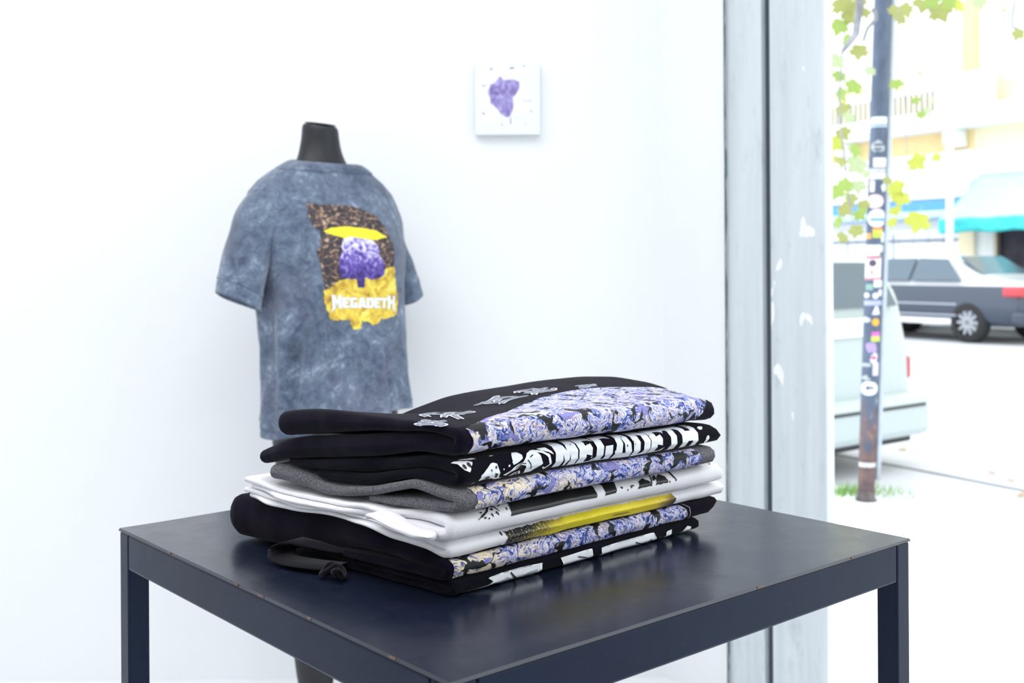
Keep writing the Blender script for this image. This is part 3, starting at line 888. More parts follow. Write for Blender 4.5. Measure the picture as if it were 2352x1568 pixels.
# hem stitching, neckband
V, Fc = [], []
for k, hgt in enumerate((.0, .0035)):
    for i in range(NTH):
        th = -math.pi + 2 * math.pi * i / NTH
        V.append(tee_pt(th, tee_hem(th) + .020 + hgt, .0012 + .0006 * (k == 0)))
Fc = [(i, (i + 1) % NTH, NTH + (i + 1) % NTH, NTH + i) for i in range(NTH)]
put(tee, mesh('hem_seam', V, Fc, M_tee))
rings = []
for (dz, gr) in ((-.017, .0012), (-.014, .0042), (-.004, .0050), (.004, .0030), (.006, -.001), (.001, -.006), (-.010, -.012)):
    rg = []
    for i in range(72):
        th = -math.pi + 2 * math.pi * i / 72
        zz = tee_top(th) + dz
        rg.append(tee_pt(th, min(1.41, zz), gr, False) + Vector((0, 0, max(0, zz - 1.41))))
    rings.append(rg)
V, Fc = loft_data(rings, False)
put(tee, mesh('neckband', V, Fc, M_tee))
def sleeve(sg):
    ofs = -.030 if sg > 0 else 0.0
    path = [(.105, -.006, 1.300, .040, .062), (.145 + ofs * .3, -.004, 1.288, .052, .078), (.176 + ofs * .6, .0, 1.255, .054, .084), (.203 + ofs, .004, 1.200, .049, .076), (.228 + ofs, .010, 1.140, .047, .076), (.246 + ofs, .014, 1.085, .047, .077), (.252 + ofs, .016, 1.060, .048, .078)]
    pc, _ = catmull([(p[0], p[2], p[1], p[3], p[4]) for p in path], 46)
    rings = []
    for j, (lx, z, ly, r1, r2) in enumerate(pc):
        a = pc[max(0, j - 1)]; b = pc[min(45, j + 1)]
        d = Vector((b[0] - a[0], 0, b[1] - a[1])).normalized()
        nrm = Vector((-d.z, 0, d.x)) * -1
        rg = []
        q = j / 45
        for i in range(48):
            t = 2 * math.pi * i / 48
            wob = 1 + q * (.07 * math.sin(2 * t + 1 + 2 * q) + .05 * math.sin(3 * t + 5 * q)) + .05 * noise.noise(Vector((math.cos(t) * 2, math.sin(t) * 2, q * 5 + sg)))
            p = Vector((lx, ly, z)) + nrm * (r1 * wob * math.cos(t)) + Vector((0, 1, 0)) * (r2 * wob * math.sin(t))
            rg.append(loc2w(p.x * sg, p.y, p.z - q * .014 * math.sin(t + .8) * 1.0))
        rings.append(rg if sg > 0 else rg[::-1])
    V, Fc = loft_data(rings, False)
    o = put(tee, mesh('sleeve', V, [f[::-1] for f in Fc], M_tee))
    s_ = o.modifiers.new('thickness', 'SOLIDIFY'); s_.thickness = .003; s_.offset = -1
    hemr = []
    for jj, gr in ((39, .0012), (40, .0016)):
        cpt = sum((Vector(x) for x in rings[jj]), Vector()) / 48
        hemr.append([Vector(x) + (Vector(x) - cpt).normalized() * gr for x in rings[jj]])
    V, Fc = loft_data(hemr, False)
    sm = put(tee, mesh('cuff_seam', V, [f[::-1] for f in Fc], M_tee))
    sm.location = (0, 0, 0)
    sm.parent = o
sleeve(-1); sleeve(1)
# arc length along the chest -> angle
_th = np.linspace(-1.9, 1.9, 400)
_p = np.array([tuple(tee_pt(t, 1.14, 0, False)) for t in _th])
_arc = np.r_[0, np.cumsum(np.linalg.norm(np.diff(_p, axis=0), axis=1))]
_arc -= np.interp(0, _th, _arc)
def tee_at(a, z, off=.001):
    return tee_pt(float(np.interp(a, _arc, _th)), z, off)
#@@TEEPRINT
def on_tee(name, polys, mat, off, step=.003):
    return put(tee, shapes_on(name, polys, tee_at, mat, None, off, step))
def mottle_mat():
    m = NT('dark_orange_mottled_print')
    co = m.coord('UV')
    n1 = m.noise(m.mapping(co, (1, 1.3, 1)), 75, 4, .7, .8)
    cc = m.ramp(n1.outputs[0], [(.40, (.022, .020, .026)), (.52, (.06, .045, .05)), (.58, (.30, .16, .10)), (.65, (.62, .48, .34)), (.75, (.55, .58, .50))])
    m.base(cc); m.setp(Roughness=.6); return m.m
def gold_mat():
    m = NT('gold_yellow_print')
    co = m.coord('UV')
    n1 = m.noise(co, 38, 4, .6, .5)
    cc = m.ramp(n1.outputs[0], [(.32, (.36, .20, .02)), (.46, (.72, .48, .05)), (.6, (.90, .76, .10)), (.75, (.95, .85, .40))])
    m.base(cc); m.setp(Roughness=.6); return m.m
def purple_mat():
    m = NT('purple_marbled_print')
    co = m.coord('UV')
    sep = m.n('ShaderNodeSeparateXYZ'); m.l(co, sep.inputs[0])
    n1 = m.noise(co, 52, 4, .6, 1.6)
    f = m.math('ADD', n1.outputs[0], m.math('MULTIPLY', m.math('SUBTRACT', sep.outputs[1], 1.165), 3.2))
    cc = m.ramp(f, [(.30, (.035, .015, .15)), (.44, (.12, .07, .40)), (.54, (.27, .20, .60)), (.63, (.74, .72, .92)), (.75, (.86, .88, .98))])
    m.base(cc); m.setp(Roughness=.6); return m.m
bgp = [(-122, 1288), (-90, 1288), (-10, 1288), (26, 1281), (62, 1268), (76, 1248), (82, 1224), (87, 1200), (94, 1140), (118, 1092), (132, 1060), (127, 1022), (86, 1014), (62, 1014), (50, 1001), (30, 1001), (14, 1010), (-2, 1012), (-10, 992), (-34, 994), (-42, 1016), (-78, 1014), (-98, 1018), (-106, 1040), (-110, 1056), (-107, 1096), (-110, 1140), (-118, 1176), (-106, 1188), (-102, 1224), (-116, 1236), (-121, 1268)]
on_tee('print_ground', [lumpy(bgp, 5, 2, 5)], mottle_mat(), .0010)
goldp = [(-110, 1084), (-90, 1092), (-66, 1108), (-18, 1112), (62, 1116), (68, 1136), (98, 1140), (120, 1092), (133, 1060), (128, 1021), (86, 1013), (62, 1013), (50, 1000), (30, 1000), (14, 1009), (-2, 1011), (-9, 990), (-35, 992), (-42, 1015), (-78, 1013), (-99, 1017), (-107, 1040), (-111, 1056)]
on_tee('gold_print', [lumpy(goldp, 4, 4, 5)], gold_mat(), .0016)
on_tee('yellow_disc_print', [lumpy([(-94, 1224), (-74, 1232), (-34, 1236), (14, 1233), (50, 1228), (76, 1212), (38, 1204), (6, 1207), (-42, 1208), (-78, 1216)], 1.2, 5, 4)], plain('yellow_disc_ink', (.92, .78, .03), .6, .08, 30), .0020)
on_tee('purple_print', [lumpy([(-46, 1207), (-26, 1211), (6, 1207), (34, 1203), (42, 1184), (44, 1168), (58, 1152), (66, 1120), (54, 1112), (26, 1108), (8, 1115), (6, 1090), (-14, 1090), (-18, 1111), (-50, 1112), (-66, 1120), (-66, 1164), (-54, 1176), (-58, 1188)], 1.6, 6, 4)], purple_mat(), .0024)
for L_ in wordmark(-92, 116, 1042, 1074, big=1.3):
    on_tee('letter', [[(x, y - (x + 95) * .03) for x, y in p] for p in L_], M_ink_white, .0032)

M_mann = plain('satin_black_mannequin', (.006, .007, .011), .5, .2, 12)
mq = tag(empty('mannequin', loc2w(0, .03, 0)), 'headless black mannequin standing against the white wall, dressed in the t-shirt', 'mannequin')
def ell(lx, ly, z, a, b, n=28, tilt=(0, 0)):
    out = []
    for i in range(n):
        t = 2 * math.pi * i / n
        x, y = a * math.cos(t), b * math.sin(t)
        out.append(loc2w(lx + x, ly + y, z + x * tilt[0] + y * tilt[1]))
    return out
torso = [(0, .045, .70, .150, .095), (0, .04, .82, .168, .105), (0, .03, .92, .155, .098), (0, .02, 1.02, .130, .090), (0, .012, 1.12, .145, .100), (0, .005, 1.19, .165, .110), (0, -.004, 1.26, .168, .100),
         (0, -.010, 1.31, .160, .082), (0, -.012, 1.345, .125, .070), (0, -.010, 1.372, .088, .062), (0, -.012, 1.392, .072, .058), (0, -.014, 1.415, .060, .052), (0, -.016, 1.440, .0525, .048), (0, -.016, 1.47, .0475, .046)]
rings = [ell(*t) for t in torso] + [ell(0, -.015, 1.493, .046, .046, 28, (-.05, -.12)), ell(0, -.015, 1.4975, .0435, .0435, 28, (-.05, -.12))]
V, Fc = loft_data(rings)
VV = list(V); FF = list(Fc)
for sg in (-1, 1):
    legr = [(.080 * sg, .045, .80, .088, .095), (.080 * sg, .048, .70, .084, .090), (.074 * sg, .05, .58, .070, .075), (.068 * sg, .055, .46, .056, .060), (.066 * sg, .05, .38, .056, .062), (.066 * sg, .046, .28, .056, .062), (.064 * sg, .046, .18, .049, .050), (.064 * sg, .048, .11, .040, .042), (.064 * sg, .052, .07, .036, .044), (.064 * sg, .075, .045, .038, .075), (.064 * sg, .085, .018, .040, .095)]
    v2, f2 = loft_data([ell(*t, 24) for t in legr])
    b0 = len(VV)
    VV += v2; FF += [tuple(i + b0 for i in f) for f in f2]
bodyo = mesh('tmp_body', VV, FF, M_mann)
bodyo.data.transform(Matrix.Translation(-Vector(mq.location)))
rm = bodyo.modifiers.new('remesh', 'REMESH'); rm.mode = 'VOXEL'; rm.voxel_size = .008; rm.use_smooth_shade = True
sm = bodyo.modifiers.new('smooth', 'SMOOTH'); sm.iterations = 6; sm.factor = .5
dg = bpy.context.evaluated_depsgraph_get()
me2 = bpy.data.meshes.new_from_object(bodyo.evaluated_get(dg))
bpy.data.objects.remove(bodyo)
me2.name = 'body'
me2.polygons.foreach_set('use_smooth', [True] * len(me2.polygons))
obj_from('body', me2, M_mann, mq)
V, Fc = loft_data([ell(0, 0, z, r_, r_, 40) for z, r_ in ((.0, .16), (.006, .165), (.010, .162), (.011, .15))])
put(mq, mesh('base_plate', V, Fc, plain('brushed_steel_base', (.5, .5, .52), .3, .1, 30, Metallic=.9)))
cutr = [ell(0, -.015, 1.4982, .0405, .0405, 28, (-.05, -.12)), ell(0, -.015, 1.4992, .039, .039, 28, (-.05, -.12))]
V, Fc = loft_data(cutr)
put(mq, mesh('neck_cap', V, Fc, plain('dark_grey_neck_cap', (.03, .033, .04), .5, .2, 20)))
#@@CANVAS
# ------------------------------------------------------------------ small painting on the wall
PS = WY / 2534.
def wall_xy(px, py): return ((px - 1176) * PS - .006 * 0, CAM_H - (py - 610.0 + .006 * (px - 1176)) * PS)
x0, z1 = wall_xy(1094, 149); x1, z0 = wall_xy(1242, 311)
cw, chh = x1 - x0, z1 - z0
cv = tag(empty('canvas_painting', ((x0 + x1) / 2, WY - .002, z0)), 'small square white canvas with a purple abstract blotch, hung on the wall', 'painting')
M_canvas = plain('white_gesso_edge', (.86, .90, .91), .7, .02, 90)
box('stretched_canvas', (0, -.013, chh / 2), (cw, .024, chh), M_canvas, cv, .002)
def paint_ground():
    m = NT('pale_pearl_paint')
    co = m.coord('Object')
    n1 = m.noise(co, 30, 4, .6, 1.0)
    m.base(m.ramp(n1.outputs[0], [(.3, (.80, .88, .86)), (.5, (.90, .93, .93)), (.7, (.93, .91, .90))]))
    m.setp(Roughness=.45)
    m.bump(n1.outputs[0], .3, .002)
    return m.m
def flat_shape(name, polys, y, mat, parent, d=.0015):
    bm = bmesh.new()
    for p in polys:
        vs2 = [bm.verts.new((a, y, b)) for a, b in p]
        f = bm.faces.new(vs2)
        r2 = bmesh.ops.extrude_face_region(bm, geom=[f])
        bmesh.ops.translate(bm, vec=(0, -d, 0), verts=[v for v in r2['geom'] if isinstance(v, bmesh.types.BMVert)])
    bmesh.ops.triangulate(bm, faces=bm.faces)
    bmesh.ops.recalc_face_normals(bm, faces=bm.faces)
    return bm_obj(name, bm, mat, parent)
def C5(cx, cy):
    k = cw / (1310 - 225)
    return ((cx - 767) * k, chh - (cy - 210) * (chh / 1160.))
flat_shape('painted_ground', [lumpy([C5(*p) for p in [(320, 300), (420, 285), (700, 270), (1000, 265), (1150, 290), (1200, 400), (1190, 800), (1160, 1100), (1060, 1200), (760, 1240), (420, 1240), (310, 1120), (320, 700)]], .0015, 3, .006)], -.0245, paint_ground(), cv, .001)
pm = NT('purple_blotch_paint')
n1 = pm.noise(pm.mapping(pm.coord('Object'), (1.6, 1, 1)), 38, 4, .65, 1.0)
pm.base(pm.ramp(n1.outputs[0], [(.30, (.13, .08, .30)), (.45, (.27, .21, .52)), (.6, (.42, .38, .72)), (.75, (.62, .62, .86))])); pm.setp(Roughness=.5)
flat_shape('purple_blotch', [lumpy([C5(*p) for p in [(450, 640), (480, 560), (560, 530), (640, 420), (700, 490), (780, 480), (880, 480), (960, 520), (960, 620), (900, 720), (850, 760), (860, 900), (850, 970), (800, 1070), (740, 1090), (660, 1040), (590, 950), (540, 900), (480, 860), (480, 780), (440, 690)]], .0016, 5, .004)], -.0256, pm.m, cv, .001)
marks = [[(470, 330), (490, 300), (530, 290), (500, 325)], [(780, 290), (870, 285), (900, 292), (840, 312)], [(1010, 262), (1070, 255), (1060, 272)], [(340, 572), (400, 575), (390, 590), (345, 585)], [(345, 1005), (365, 1010), (390, 1050), (360, 1045)], [(805, 1090), (818, 1095), (830, 1190), (815, 1210)], [(915, 1080), (928, 1085), (925, 1110)], [(660, 1200), (700, 1222), (655, 1220)], [(1155, 980), (1170, 980), (1168, 1015), (1155, 1010)], [(1050, 1180), (1066, 1185), (1062, 1210)], [(1130, 830), (1160, 800), (1155, 815), (1135, 842)], [(1000, 800), (1060, 825), (1130, 828), (1060, 832)], [(1095, 400), (1110, 395), (1105, 420)]]
M_mark = plain('indigo_ink_marks', (.20, .22, .45), .6, .2, 60)
for mk in marks: flat_shape('ink_mark', [[C5(*p) for p in mk]], -.0256, M_mark, cv, .0006)
#@@STREET
# ------------------------------------------------------------------ street outside
M_pave = wall_mat('pale_pavement', (.80, .81, .82), .8, .2)
M_road = wall_mat('sunlit_asphalt', (.58, .59, .62), .85, .3)
M_kerb = plain('kerb_concrete', (.62, .63, .65), .8, .1, 12)
RZ = -.15
SD = Vector((.5, -.866, 0)); SN = Vector((.866, .5, 0))
def st(q, dd, z=0.0): return SD * q + SN * dd + Vector((0, 0, z))
SROT = math.atan2(SD.y, SD.x)
def slab(name, q0, q1, d0, d1, z0, z1, mat, bevel=0.0, kind='structure', parent=None):
    b = box(name, (0, 0, 0), (q1 - q0, d1 - d0, z1 - z0), mat, parent, bevel)
    b.rotation_euler = (0, 0, SROT)
    b.location = st((q0 + q1) / 2, (d0 + d1) / 2, (z0 + z1) / 2)
    if kind: b['kind'] = kind
    return b
d_in = (fac(0, 0, .17)).dot(SN)
slab('pavement', -30, 20, d_in, 4.15, -.25, -.002, M_pave)
slab('road', -45, 30, 4.15, 17.0, -.35, RZ, M_road)
slab('pavement_opposite', -45, 30, 17.0, 18.45, -.35, -.01, M_pave)
kerb = tag(empty('kerb', st(0, 4.22, -.10)), kind='structure')
for i in range(16):
    q0 = -13.0 + i * 1.0
    k = box('kerb_stone', (q0 + .5, 0, 0), (.99, .14, .20), M_kerb, kerb, .012)
kerb.rotation_euler = (0, 0, SROT)
# crack along the asphalt
cr = []
for i in range(40):
    q = -8.5 + i * .22
    cr.append((q, 5.62 + .05 * noise.noise(Vector((q * 1.4, 0, 0)))))
V, Fc = [], []
for i, (q, d_) in enumerate(cr):
    wv = .018 + .012 * noise.noise(Vector((q * 3, 5, 0)))
    V += [st(q, d_ - wv, RZ + .002), st(q, d_ + wv, RZ + .002)]
Fc = [(2 * i, 2 * i + 2, 2 * i + 3, 2 * i + 1) for i in range(len(cr) - 1)]
o = mesh('road_joint', V, Fc, plain('dark_tar_joint', (.12, .13, .15), .9)); o['kind'] = 'structure'
# sticker pole
PB = Vector((1.70, 5.32, 0)); PT = Vector((1.815, 5.32, 2.9))
def pole_mat():
    m = NT('dark_blue_pole_paint_with_rust')
    co = m.coord('Object')
    sep = m.n('ShaderNodeSeparateXYZ'); m.l(co, sep.inputs[0])
    nz = m.noise(m.mapping(co, (14, 14, 5)), 1.0, 5, .65)
    cc = m.ramp(nz.outputs[0], [(.35, (.065, .090, .150)), (.65, (.115, .150, .225))])
    rz_ = m.math('SUBTRACT', m.math('MULTIPLY', m.math('SUBTRACT', nz.outputs[0], .5), 1.1), sep.outputs[2])
    rf = m.ramp(m.math('ADD', rz_, 1.0), [(.55, (0, 0, 0)), (.68, (1, 1, 1))])
    rust = m.ramp(m.noise(co, 16, 4).outputs[0], [(.35, (.10, .065, .075)), (.6, (.18, .11, .10)), (.75, (.45, .22, .12))])
    cc = m.mix(rf, cc, rust)
    gf = m.ramp(m.noise(m.mapping(co, (20, 20, 12)), 1.0, 4, .7).outputs[0], [(.62, (0, 0, 0)), (.70, (.6, .6, .6))])
    zf = m.ramp(sep.outputs[2], [(.28, (0, 0, 0)), (.4, (1, 1, 1)), (.62, (1, 1, 1)), (.72, (.1, .1, .1))])
    cc = m.mix(m.mix(1.0, gf, zf, 'MULTIPLY'), cc, (.5, .52, .55))
    m.base(cc); m.setp(Roughness=.55)
    return m.m
pole = tag(empty('street_pole', PB), 'dark sticker-covered street pole with a rusty foot, standing on the pavement', 'pole')
PR = .040
axis = (PT - PB)
def pole_pt(z): return axis * (z / PT.z)
put0 = tube('pole', [pole_pt(z) for z in np.linspace(0, 2.9, 30)], [PR] * 30, pole_mat(), pole, 28)
tube('conduit_pipe', [pole_pt(z) + Vector((PR + .011, -.012, 0)) for z in np.linspace(.10, 2.9, 24)], [.012] * 24, plain('pale_grey_conduit', (.46, .52, .58), .5), pole, 12)
V, Fc = loft_data([[Vector((r_ * math.cos(t), r_ * math.sin(t), z)) for t in np.linspace(0, 2 * math.pi, 28, endpoint=False)] for z, r_ in ((.0, .050), (.006, .050), (.012, .043), (.05, .0415))])
mesh('foot_collar', V, Fc, plain('rusty_foot_collar', (.12, .10, .10), .8, .4, 30), pole)
def ztop(py): return CAM_H - (py - 605.0) * 5.28 / 2534
def sticker(px0, px1, py0, py1, colr, shape='rect', name='sticker', extra=0.0, tilt=0.0):
    zc = ztop((py0 + py1) / 2); hz = (py1 - py0) / 2 * 5.28 / 2534
    axis_px = 1176 + (PB.x + axis.x * zc / PT.z) / 5.30 * 2534
    s0 = max(-1.0, min(1.0, (px0 - axis_px) / 19.2)); s1 = max(-1.0, min(1.0, (px1 - axis_px) / 19.2))
    a0, a1 = math.asin(s0), math.asin(s1)
    am, ah = (a0 + a1) / 2, (a1 - a0) / 2
    rr = PR + .0009 + extra
    poly = []
    if shape == 'rect': poly = [(-1, -1), (1, -1), (1, 1), (-1, 1)]
    elif shape == 'tri': poly = [(-1, -1), (1, -1), (.25, 1), (-.25, 1)]
    elif shape == 'ragged': poly = blob(0, 0, 1, 1, py0, .5, 12)
    else: poly = [(math.cos(t), math.sin(t)) for t in np.linspace(0, 2 * math.pi, 20, endpoint=False)]
    bm = bmesh.new()
    f = bm.faces.new([bm.verts.new((am + ah * x, zc + hz * y + tilt * x, 0)) for x, y in poly])
    bmesh.ops.triangulate(bm, faces=bm.faces)
    k = math.floor(min(v.co.x for v in bm.verts) / .2) * .2
    while k < 2:
        bmesh.ops.bisect_plane(bm, geom=bm.verts[:] + bm.edges[:] + bm.faces[:], plane_co=(k, 0, 0), plane_no=(1, 0, 0)); k += .2
    for v in bm.verts:
        p = pole_pt(v.co.y) + Vector((rr * math.sin(v.co.x), -rr * math.cos(v.co.x), 0))
        v.co = p
    r2 = bmesh.ops.solidify(bm, geom=bm.faces[:], thickness=.0005)
    bmesh.ops.recalc_face_normals(bm, faces=bm.faces)
    return bm_obj(name, bm, sc(colr), pole)
_sc = {}
def sc(c):
    if c not in _sc: _sc[c] = plain('sticker_%s' % '_'.join(str(int(x * 100)) for x in c), c, .5, .08, 60)
    return _sc[c]
WH, CR, GY, DK = (.80, .82, .86), (.78, .76, .74), (.42, .46, .50), (.05, .06, .09)
for a in [(2005, 2038, 268, 284, WH), (2001, 2050, 287, 291, (.5, .6, .72)), (2004, 2030, 325, 352, GY, 'ragged'), (2006, 2036, 362, 383, CR), (2000, 2042, 386, 396, (.5, .52, .55)), (2000, 2040, 397, 411, (.7, .7, .72)),
          (2022, 2042, 414, 440, WH, 'ragged'), (2000, 2008, 414, 440, (.7, .68, .72)), (1994, 2028, 446, 478, (.80, .58, .62), 'round'), (1996, 2032, 480, 521, (.82, .80, .88), 'round'), (2003, 2025, 522, 546, (.75, .55, .10)), (2022, 2031, 533, 556, WH),
          (1991, 2000, 535, 548, (.7, .35, .08)), (1989, 2018, 562, 588, (.70, .69, .68)), (2014, 2028, 560, 580, (.62, .64, .66), 'ragged'), (1986, 2021, 590, 642, (.80, .74, .78)), (2004, 2024, 643, 659, (.8, .85, .84)), (1990, 2002, 652, 666, (.25, .42, .38)),
          (2014, 2024, 664, 680, WH, 'round'), (2001, 2014, 672, 686, WH, 'round'), (1985, 1995, 672, 684, CR, 'round'), (1984, 2026, 690, 701, (.42, .45, .66)), (2000, 2018, 703, 722, WH, 'tri'), (1984, 1996, 728, 740, (.6, .62, .7), 'ragged'), (1999, 2016, 731, 748, (.85, .42, .05), 'round'),
          (1998, 2018, 762, 772, (.66, .14, .50)), (1997, 2019, 772, 784, (.55, .66, .12)), (1989, 2010, 786, 812, (.40, .30, .62), 'ragged'), (1994, 2012, 806, 834, (.72, .70, .82), 'ragged'), (2000, 2014, 832, 862, (.72, .66, .86)), (1978, 1996, 834, 842, GY), (1978, 1994, 862, 874, GY, 'ragged'),
          (1979, 2012, 876, 908, (.78, .82, .85), 'round'), (1972, 2008, 1063, 1073, (.62, .63, .62))]:
    sticker(*a)
for a in [(1988, 2020, 590, 593, (.6, .04, .10)), (1986, 2020, 638, 641, (.65, .05, .12)), (1995, 2010, 596, 612, (.10, .07, .13), 'round'), (1997, 2003, 618, 630, (.35, .18, .18), 'ragged'), (1999, 2030, 500, 508, (.16, .36, .72)), (2004, 2014, 508, 518, WH, 'round'), (2004, 2024, 534, 545, (.45, .70, .08)), (2003, 2025, 522, 527, (.75, .25, .08)),
          (1999, 2024, 452, 472, (.80, .72, .78), 'round'), (1988, 2002, 888, 893, (.08, .10, .14)), (1986, 1991, 886, 896, (.08, .10, .14)), (1996, 2008, 816, 826, (.7, .12, .2), 'ragged'), (2008, 2026, 330, 334, DK), (2008, 2024, 340, 344, DK)]:
    sticker(*a, extra=.0006, name='sticker_print')
# grass tuft by the pole
V, Fc = [], []
rnd = random.Random(3)
for i in range(420):
    x, y = rnd.gauss(1.66, .13), rnd.gauss(5.48, .06)
    if abs(x - 1.70) < .06 and abs(y - 5.32) < .06: continue
    h_ = rnd.uniform(.02, .06); a = rnd.uniform(0, 6.28); lx, ly = rnd.gauss(0, .015), rnd.gauss(0, .015)
    b0 = len(V)
    V += [(x - .003 * math.cos(a), y - .003 * math.sin(a), -.004), (x + .003 * math.cos(a), y + .003 * math.sin(a), -.004), (x + lx, y + ly, h_)]
    Fc.append((b0, b0 + 1, b0 + 2))
tag(mesh('grass', V, Fc, plain('fresh_grass', (.22, .42, .10), .8, .3, 30)), 'small tuft of green grass growing behind the pole foot', 'grass', kind='stuff')

# plane tree: trunk hidden by the shop front, one bough reaching over the pavement
def leaf_mesh():
    out = []
    pts = [(0, -.10), (.30, -.16), (.62, .02), (.50, .18), (.86, .40), (.62, .50), (.60, .72), (.32, .66), (.0, 1.12)]
    prof = pts + [(-x, y) for x, y in pts[-2:0:-1]]
    V = [(0, .3, 0)] + [(x, y, .10 * abs(x) - .10 * (y - .3) ** 2) for x, y in prof]
    Fc = [(0, i, i + 1) for i in range(1, len(prof))] + [(0, len(prof), 1)]
    s_ = .012
    b0 = len(V)
    V += [(-s_, -.1, 0), (s_, -.1, 0), (s_ * .8, -.55, .05), (-s_ * .8, -.55, .05)]
    Fc.append((b0, b0 + 1, b0 + 2, b0 + 3))
    me = bpy.data.meshes.new('leaf')
    me.from_pydata(V, [], Fc)
    return me
def leaf_mat(name, c):
    m = NT(name)
    n1 = m.noise(m.coord('Object'), 3, 3)
    m.base(m.ramp(n1.outputs[0], [(.3, tuple(x * .75 for x in c)), (.7, c)]))
    m.setp(Roughness=.6)
    m.p.inputs['Subsurface Weight'].default_value = 0
    tr = m.t.nodes.new('ShaderNodeBsdfTranslucent'); tr.inputs[0].default_value = (*[min(1, x * 1.15) for x in c], 1)
    mx = m.t.nodes.new('ShaderNodeMixShader'); mx.inputs[0].default_value = .45
    out = [n for n in m.t.nodes if n.type == 'OUTPUT_MATERIAL'][0]
    m.l(m.p.outputs[0], mx.inputs[1]); m.l(tr.outputs[0], mx.inputs[2]); m.l(mx.outputs[0], out.inputs[0])
    return m.m
LM = []
for nm, c in (('leaf_green', (.34, .46, .12)), ('leaf_yellow_green', (.52, .56, .10)), ('leaf_pale', (.48, .56, .34)), ('leaf_olive', (.38, .40, .14))):
    me = leaf_mesh(); me.name = 'leaf'; me.materials.append(leaf_mat(nm, c)); LM.append(me)
TR = Vector((.80, 4.75, 0))
tree = tag(empty('plane_tree', TR), 'plane tree with yellow-green lobed leaves, its bough hanging beside the pole', 'tree')
M_bark = plain('grey_bark', (.30, .30, .32), .85, .3, 18)
def px3(px, py, Y): return Vector(((px - 1176) / 2534 * Y, Y, CAM_H - (py - 610 + .006 * (px - 1176)) / 2534 * Y))
def br(name, pts, r0, r1):
    P, _ = catmull([(p.x, p.y, p.z) for p in pts], 24)
    return put(tree, tube(name, [Vector(p) for p in P], list(np.linspace(r0, r1, 24)), M_bark, None, 10))
br('trunk', [TR, TR + Vector((.03, .02, 1.2)), TR + Vector((.0, .0, 2.4)), TR + Vector((.1, .1, 3.4))], .11, .06)
br('bough', [TR + Vector((0, 0, 2.2)), Vector((1.15, 4.72, 2.75)), Vector((1.75, 4.75, 2.95)), Vector((2.4, 4.8, 2.75))], .05, .012)
br('bough', [Vector((1.5, 4.74, 2.88)), px3(2008, 25, 4.8), px3(1975, 70, 4.8), px3(1938, 118, 4.8)], .024, .008)
br('twig', [px3(2010, 20, 4.8), px3(2020, 60, 4.84), px3(2000, 60, 4.84), px3(1985, 95, 4.84)], .010, .005)
br('twig', [px3(1938, 118, 4.8), px3(1930, 250, 4.8), px3(1944, 400, 4.8), px3(1960, 520, 4.82)], .005, .002)
br('twig', [Vector((1.62, 4.75, 2.93)), px3(2075, 140, 4.62), px3(2085, 360, 4.60), px3(2095, 470, 4.60)], .0022, .0012)
br('twig', [Vector((1.9, 4.76, 2.92)), px3(2130, 100, 4.9), px3(2120, 230, 4.95)], .0022, .0012)
br('twig', [Vector((2.3, 4.8, 2.79)), px3(2330, 30, 4.8), px3(2340, 66, 4.8)], .006, .0025)
leaves = [(1938, 11, 26), (1973, 14, 26), (1931, 61, 24), (1976, 118, 22), (1923, 140, 22), (1963, 199, 22), (1934, 218, 22), (1938, 252, 22), (2001, 163, 14), (2061, 193, 16), (1938, 306, 20), (1921, 330, 22), (1965, 344, 22), (1969, 378, 26), (1942, 425, 22), (1972, 428, 20),
          (1923, 440, 22), (2059, 432, 22), (2070, 456, 22), (2057, 484, 15), (2108, 508, 30), (1944, 480, 22), (1976, 492, 18), (1966, 530, 20), (1925, 510, 18), (2107, 373, 24), (2152, 362, 13), (2105, 231, 12), (2145, 232, 10), (2132, 254, 12), (2118, 264, 12), (2114, 168, 11), (2084, 23, 24),
          (2122, 11, 26), (2164, 27, 28), (2202, 8, 24), (2252, 6, 20), (2341, 78, 18), (2309, 24, 8), (2062, 26, 20), (2145, 4, 22), (2183, 4, 22), (2072, 46, 14), (1955, 40, 22), (1990, 30, 16), (1948, 90, 18), (1930, 175, 18), (1952, 270, 16), (1930, 370, 20), (1990, 400, 14), (1956, 455, 18), (2040, 415, 12), (1935, 545, 16), (2050, 510, 14), (1985, 470, 16)]
rnd = random.Random(5)
for i, (px, py, r_) in enumerate(leaves):
    Y = 4.62 if px > 2040 and 350 < py < 530 else rnd.uniform(4.7, 5.05)
    if abs(px - 2012) < 30 and Y > 4.9: Y = 4.8
    s_ = r_ * 1.55 / 2534 * Y
    me = LM[1 if (px > 2040 and py > 300) else rnd.choice([0, 0, 1, 2, 3, 3])]
    o = bpy.data.objects.new('leaf', me)
    p = px3(px, py, Y)
    rot = Matrix.Rotation(rnd.uniform(-.7, .7), 4, 'Z') @ Matrix.Rotation(math.pi / 2 + rnd.uniform(-.5, .5), 4, 'X') @ Matrix.Rotation(math.pi + rnd.uniform(-.8, .8), 4, 'Z')
    o.matrix_world = Matrix.Translation(p - TR) @ rot @ Matrix.Diagonal((s_ * .9, s_ * .9, s_ * .9, 1)) @ Matrix.Translation((0, -.35, 0))
    o.parent = tree
    col.objects.link(o)
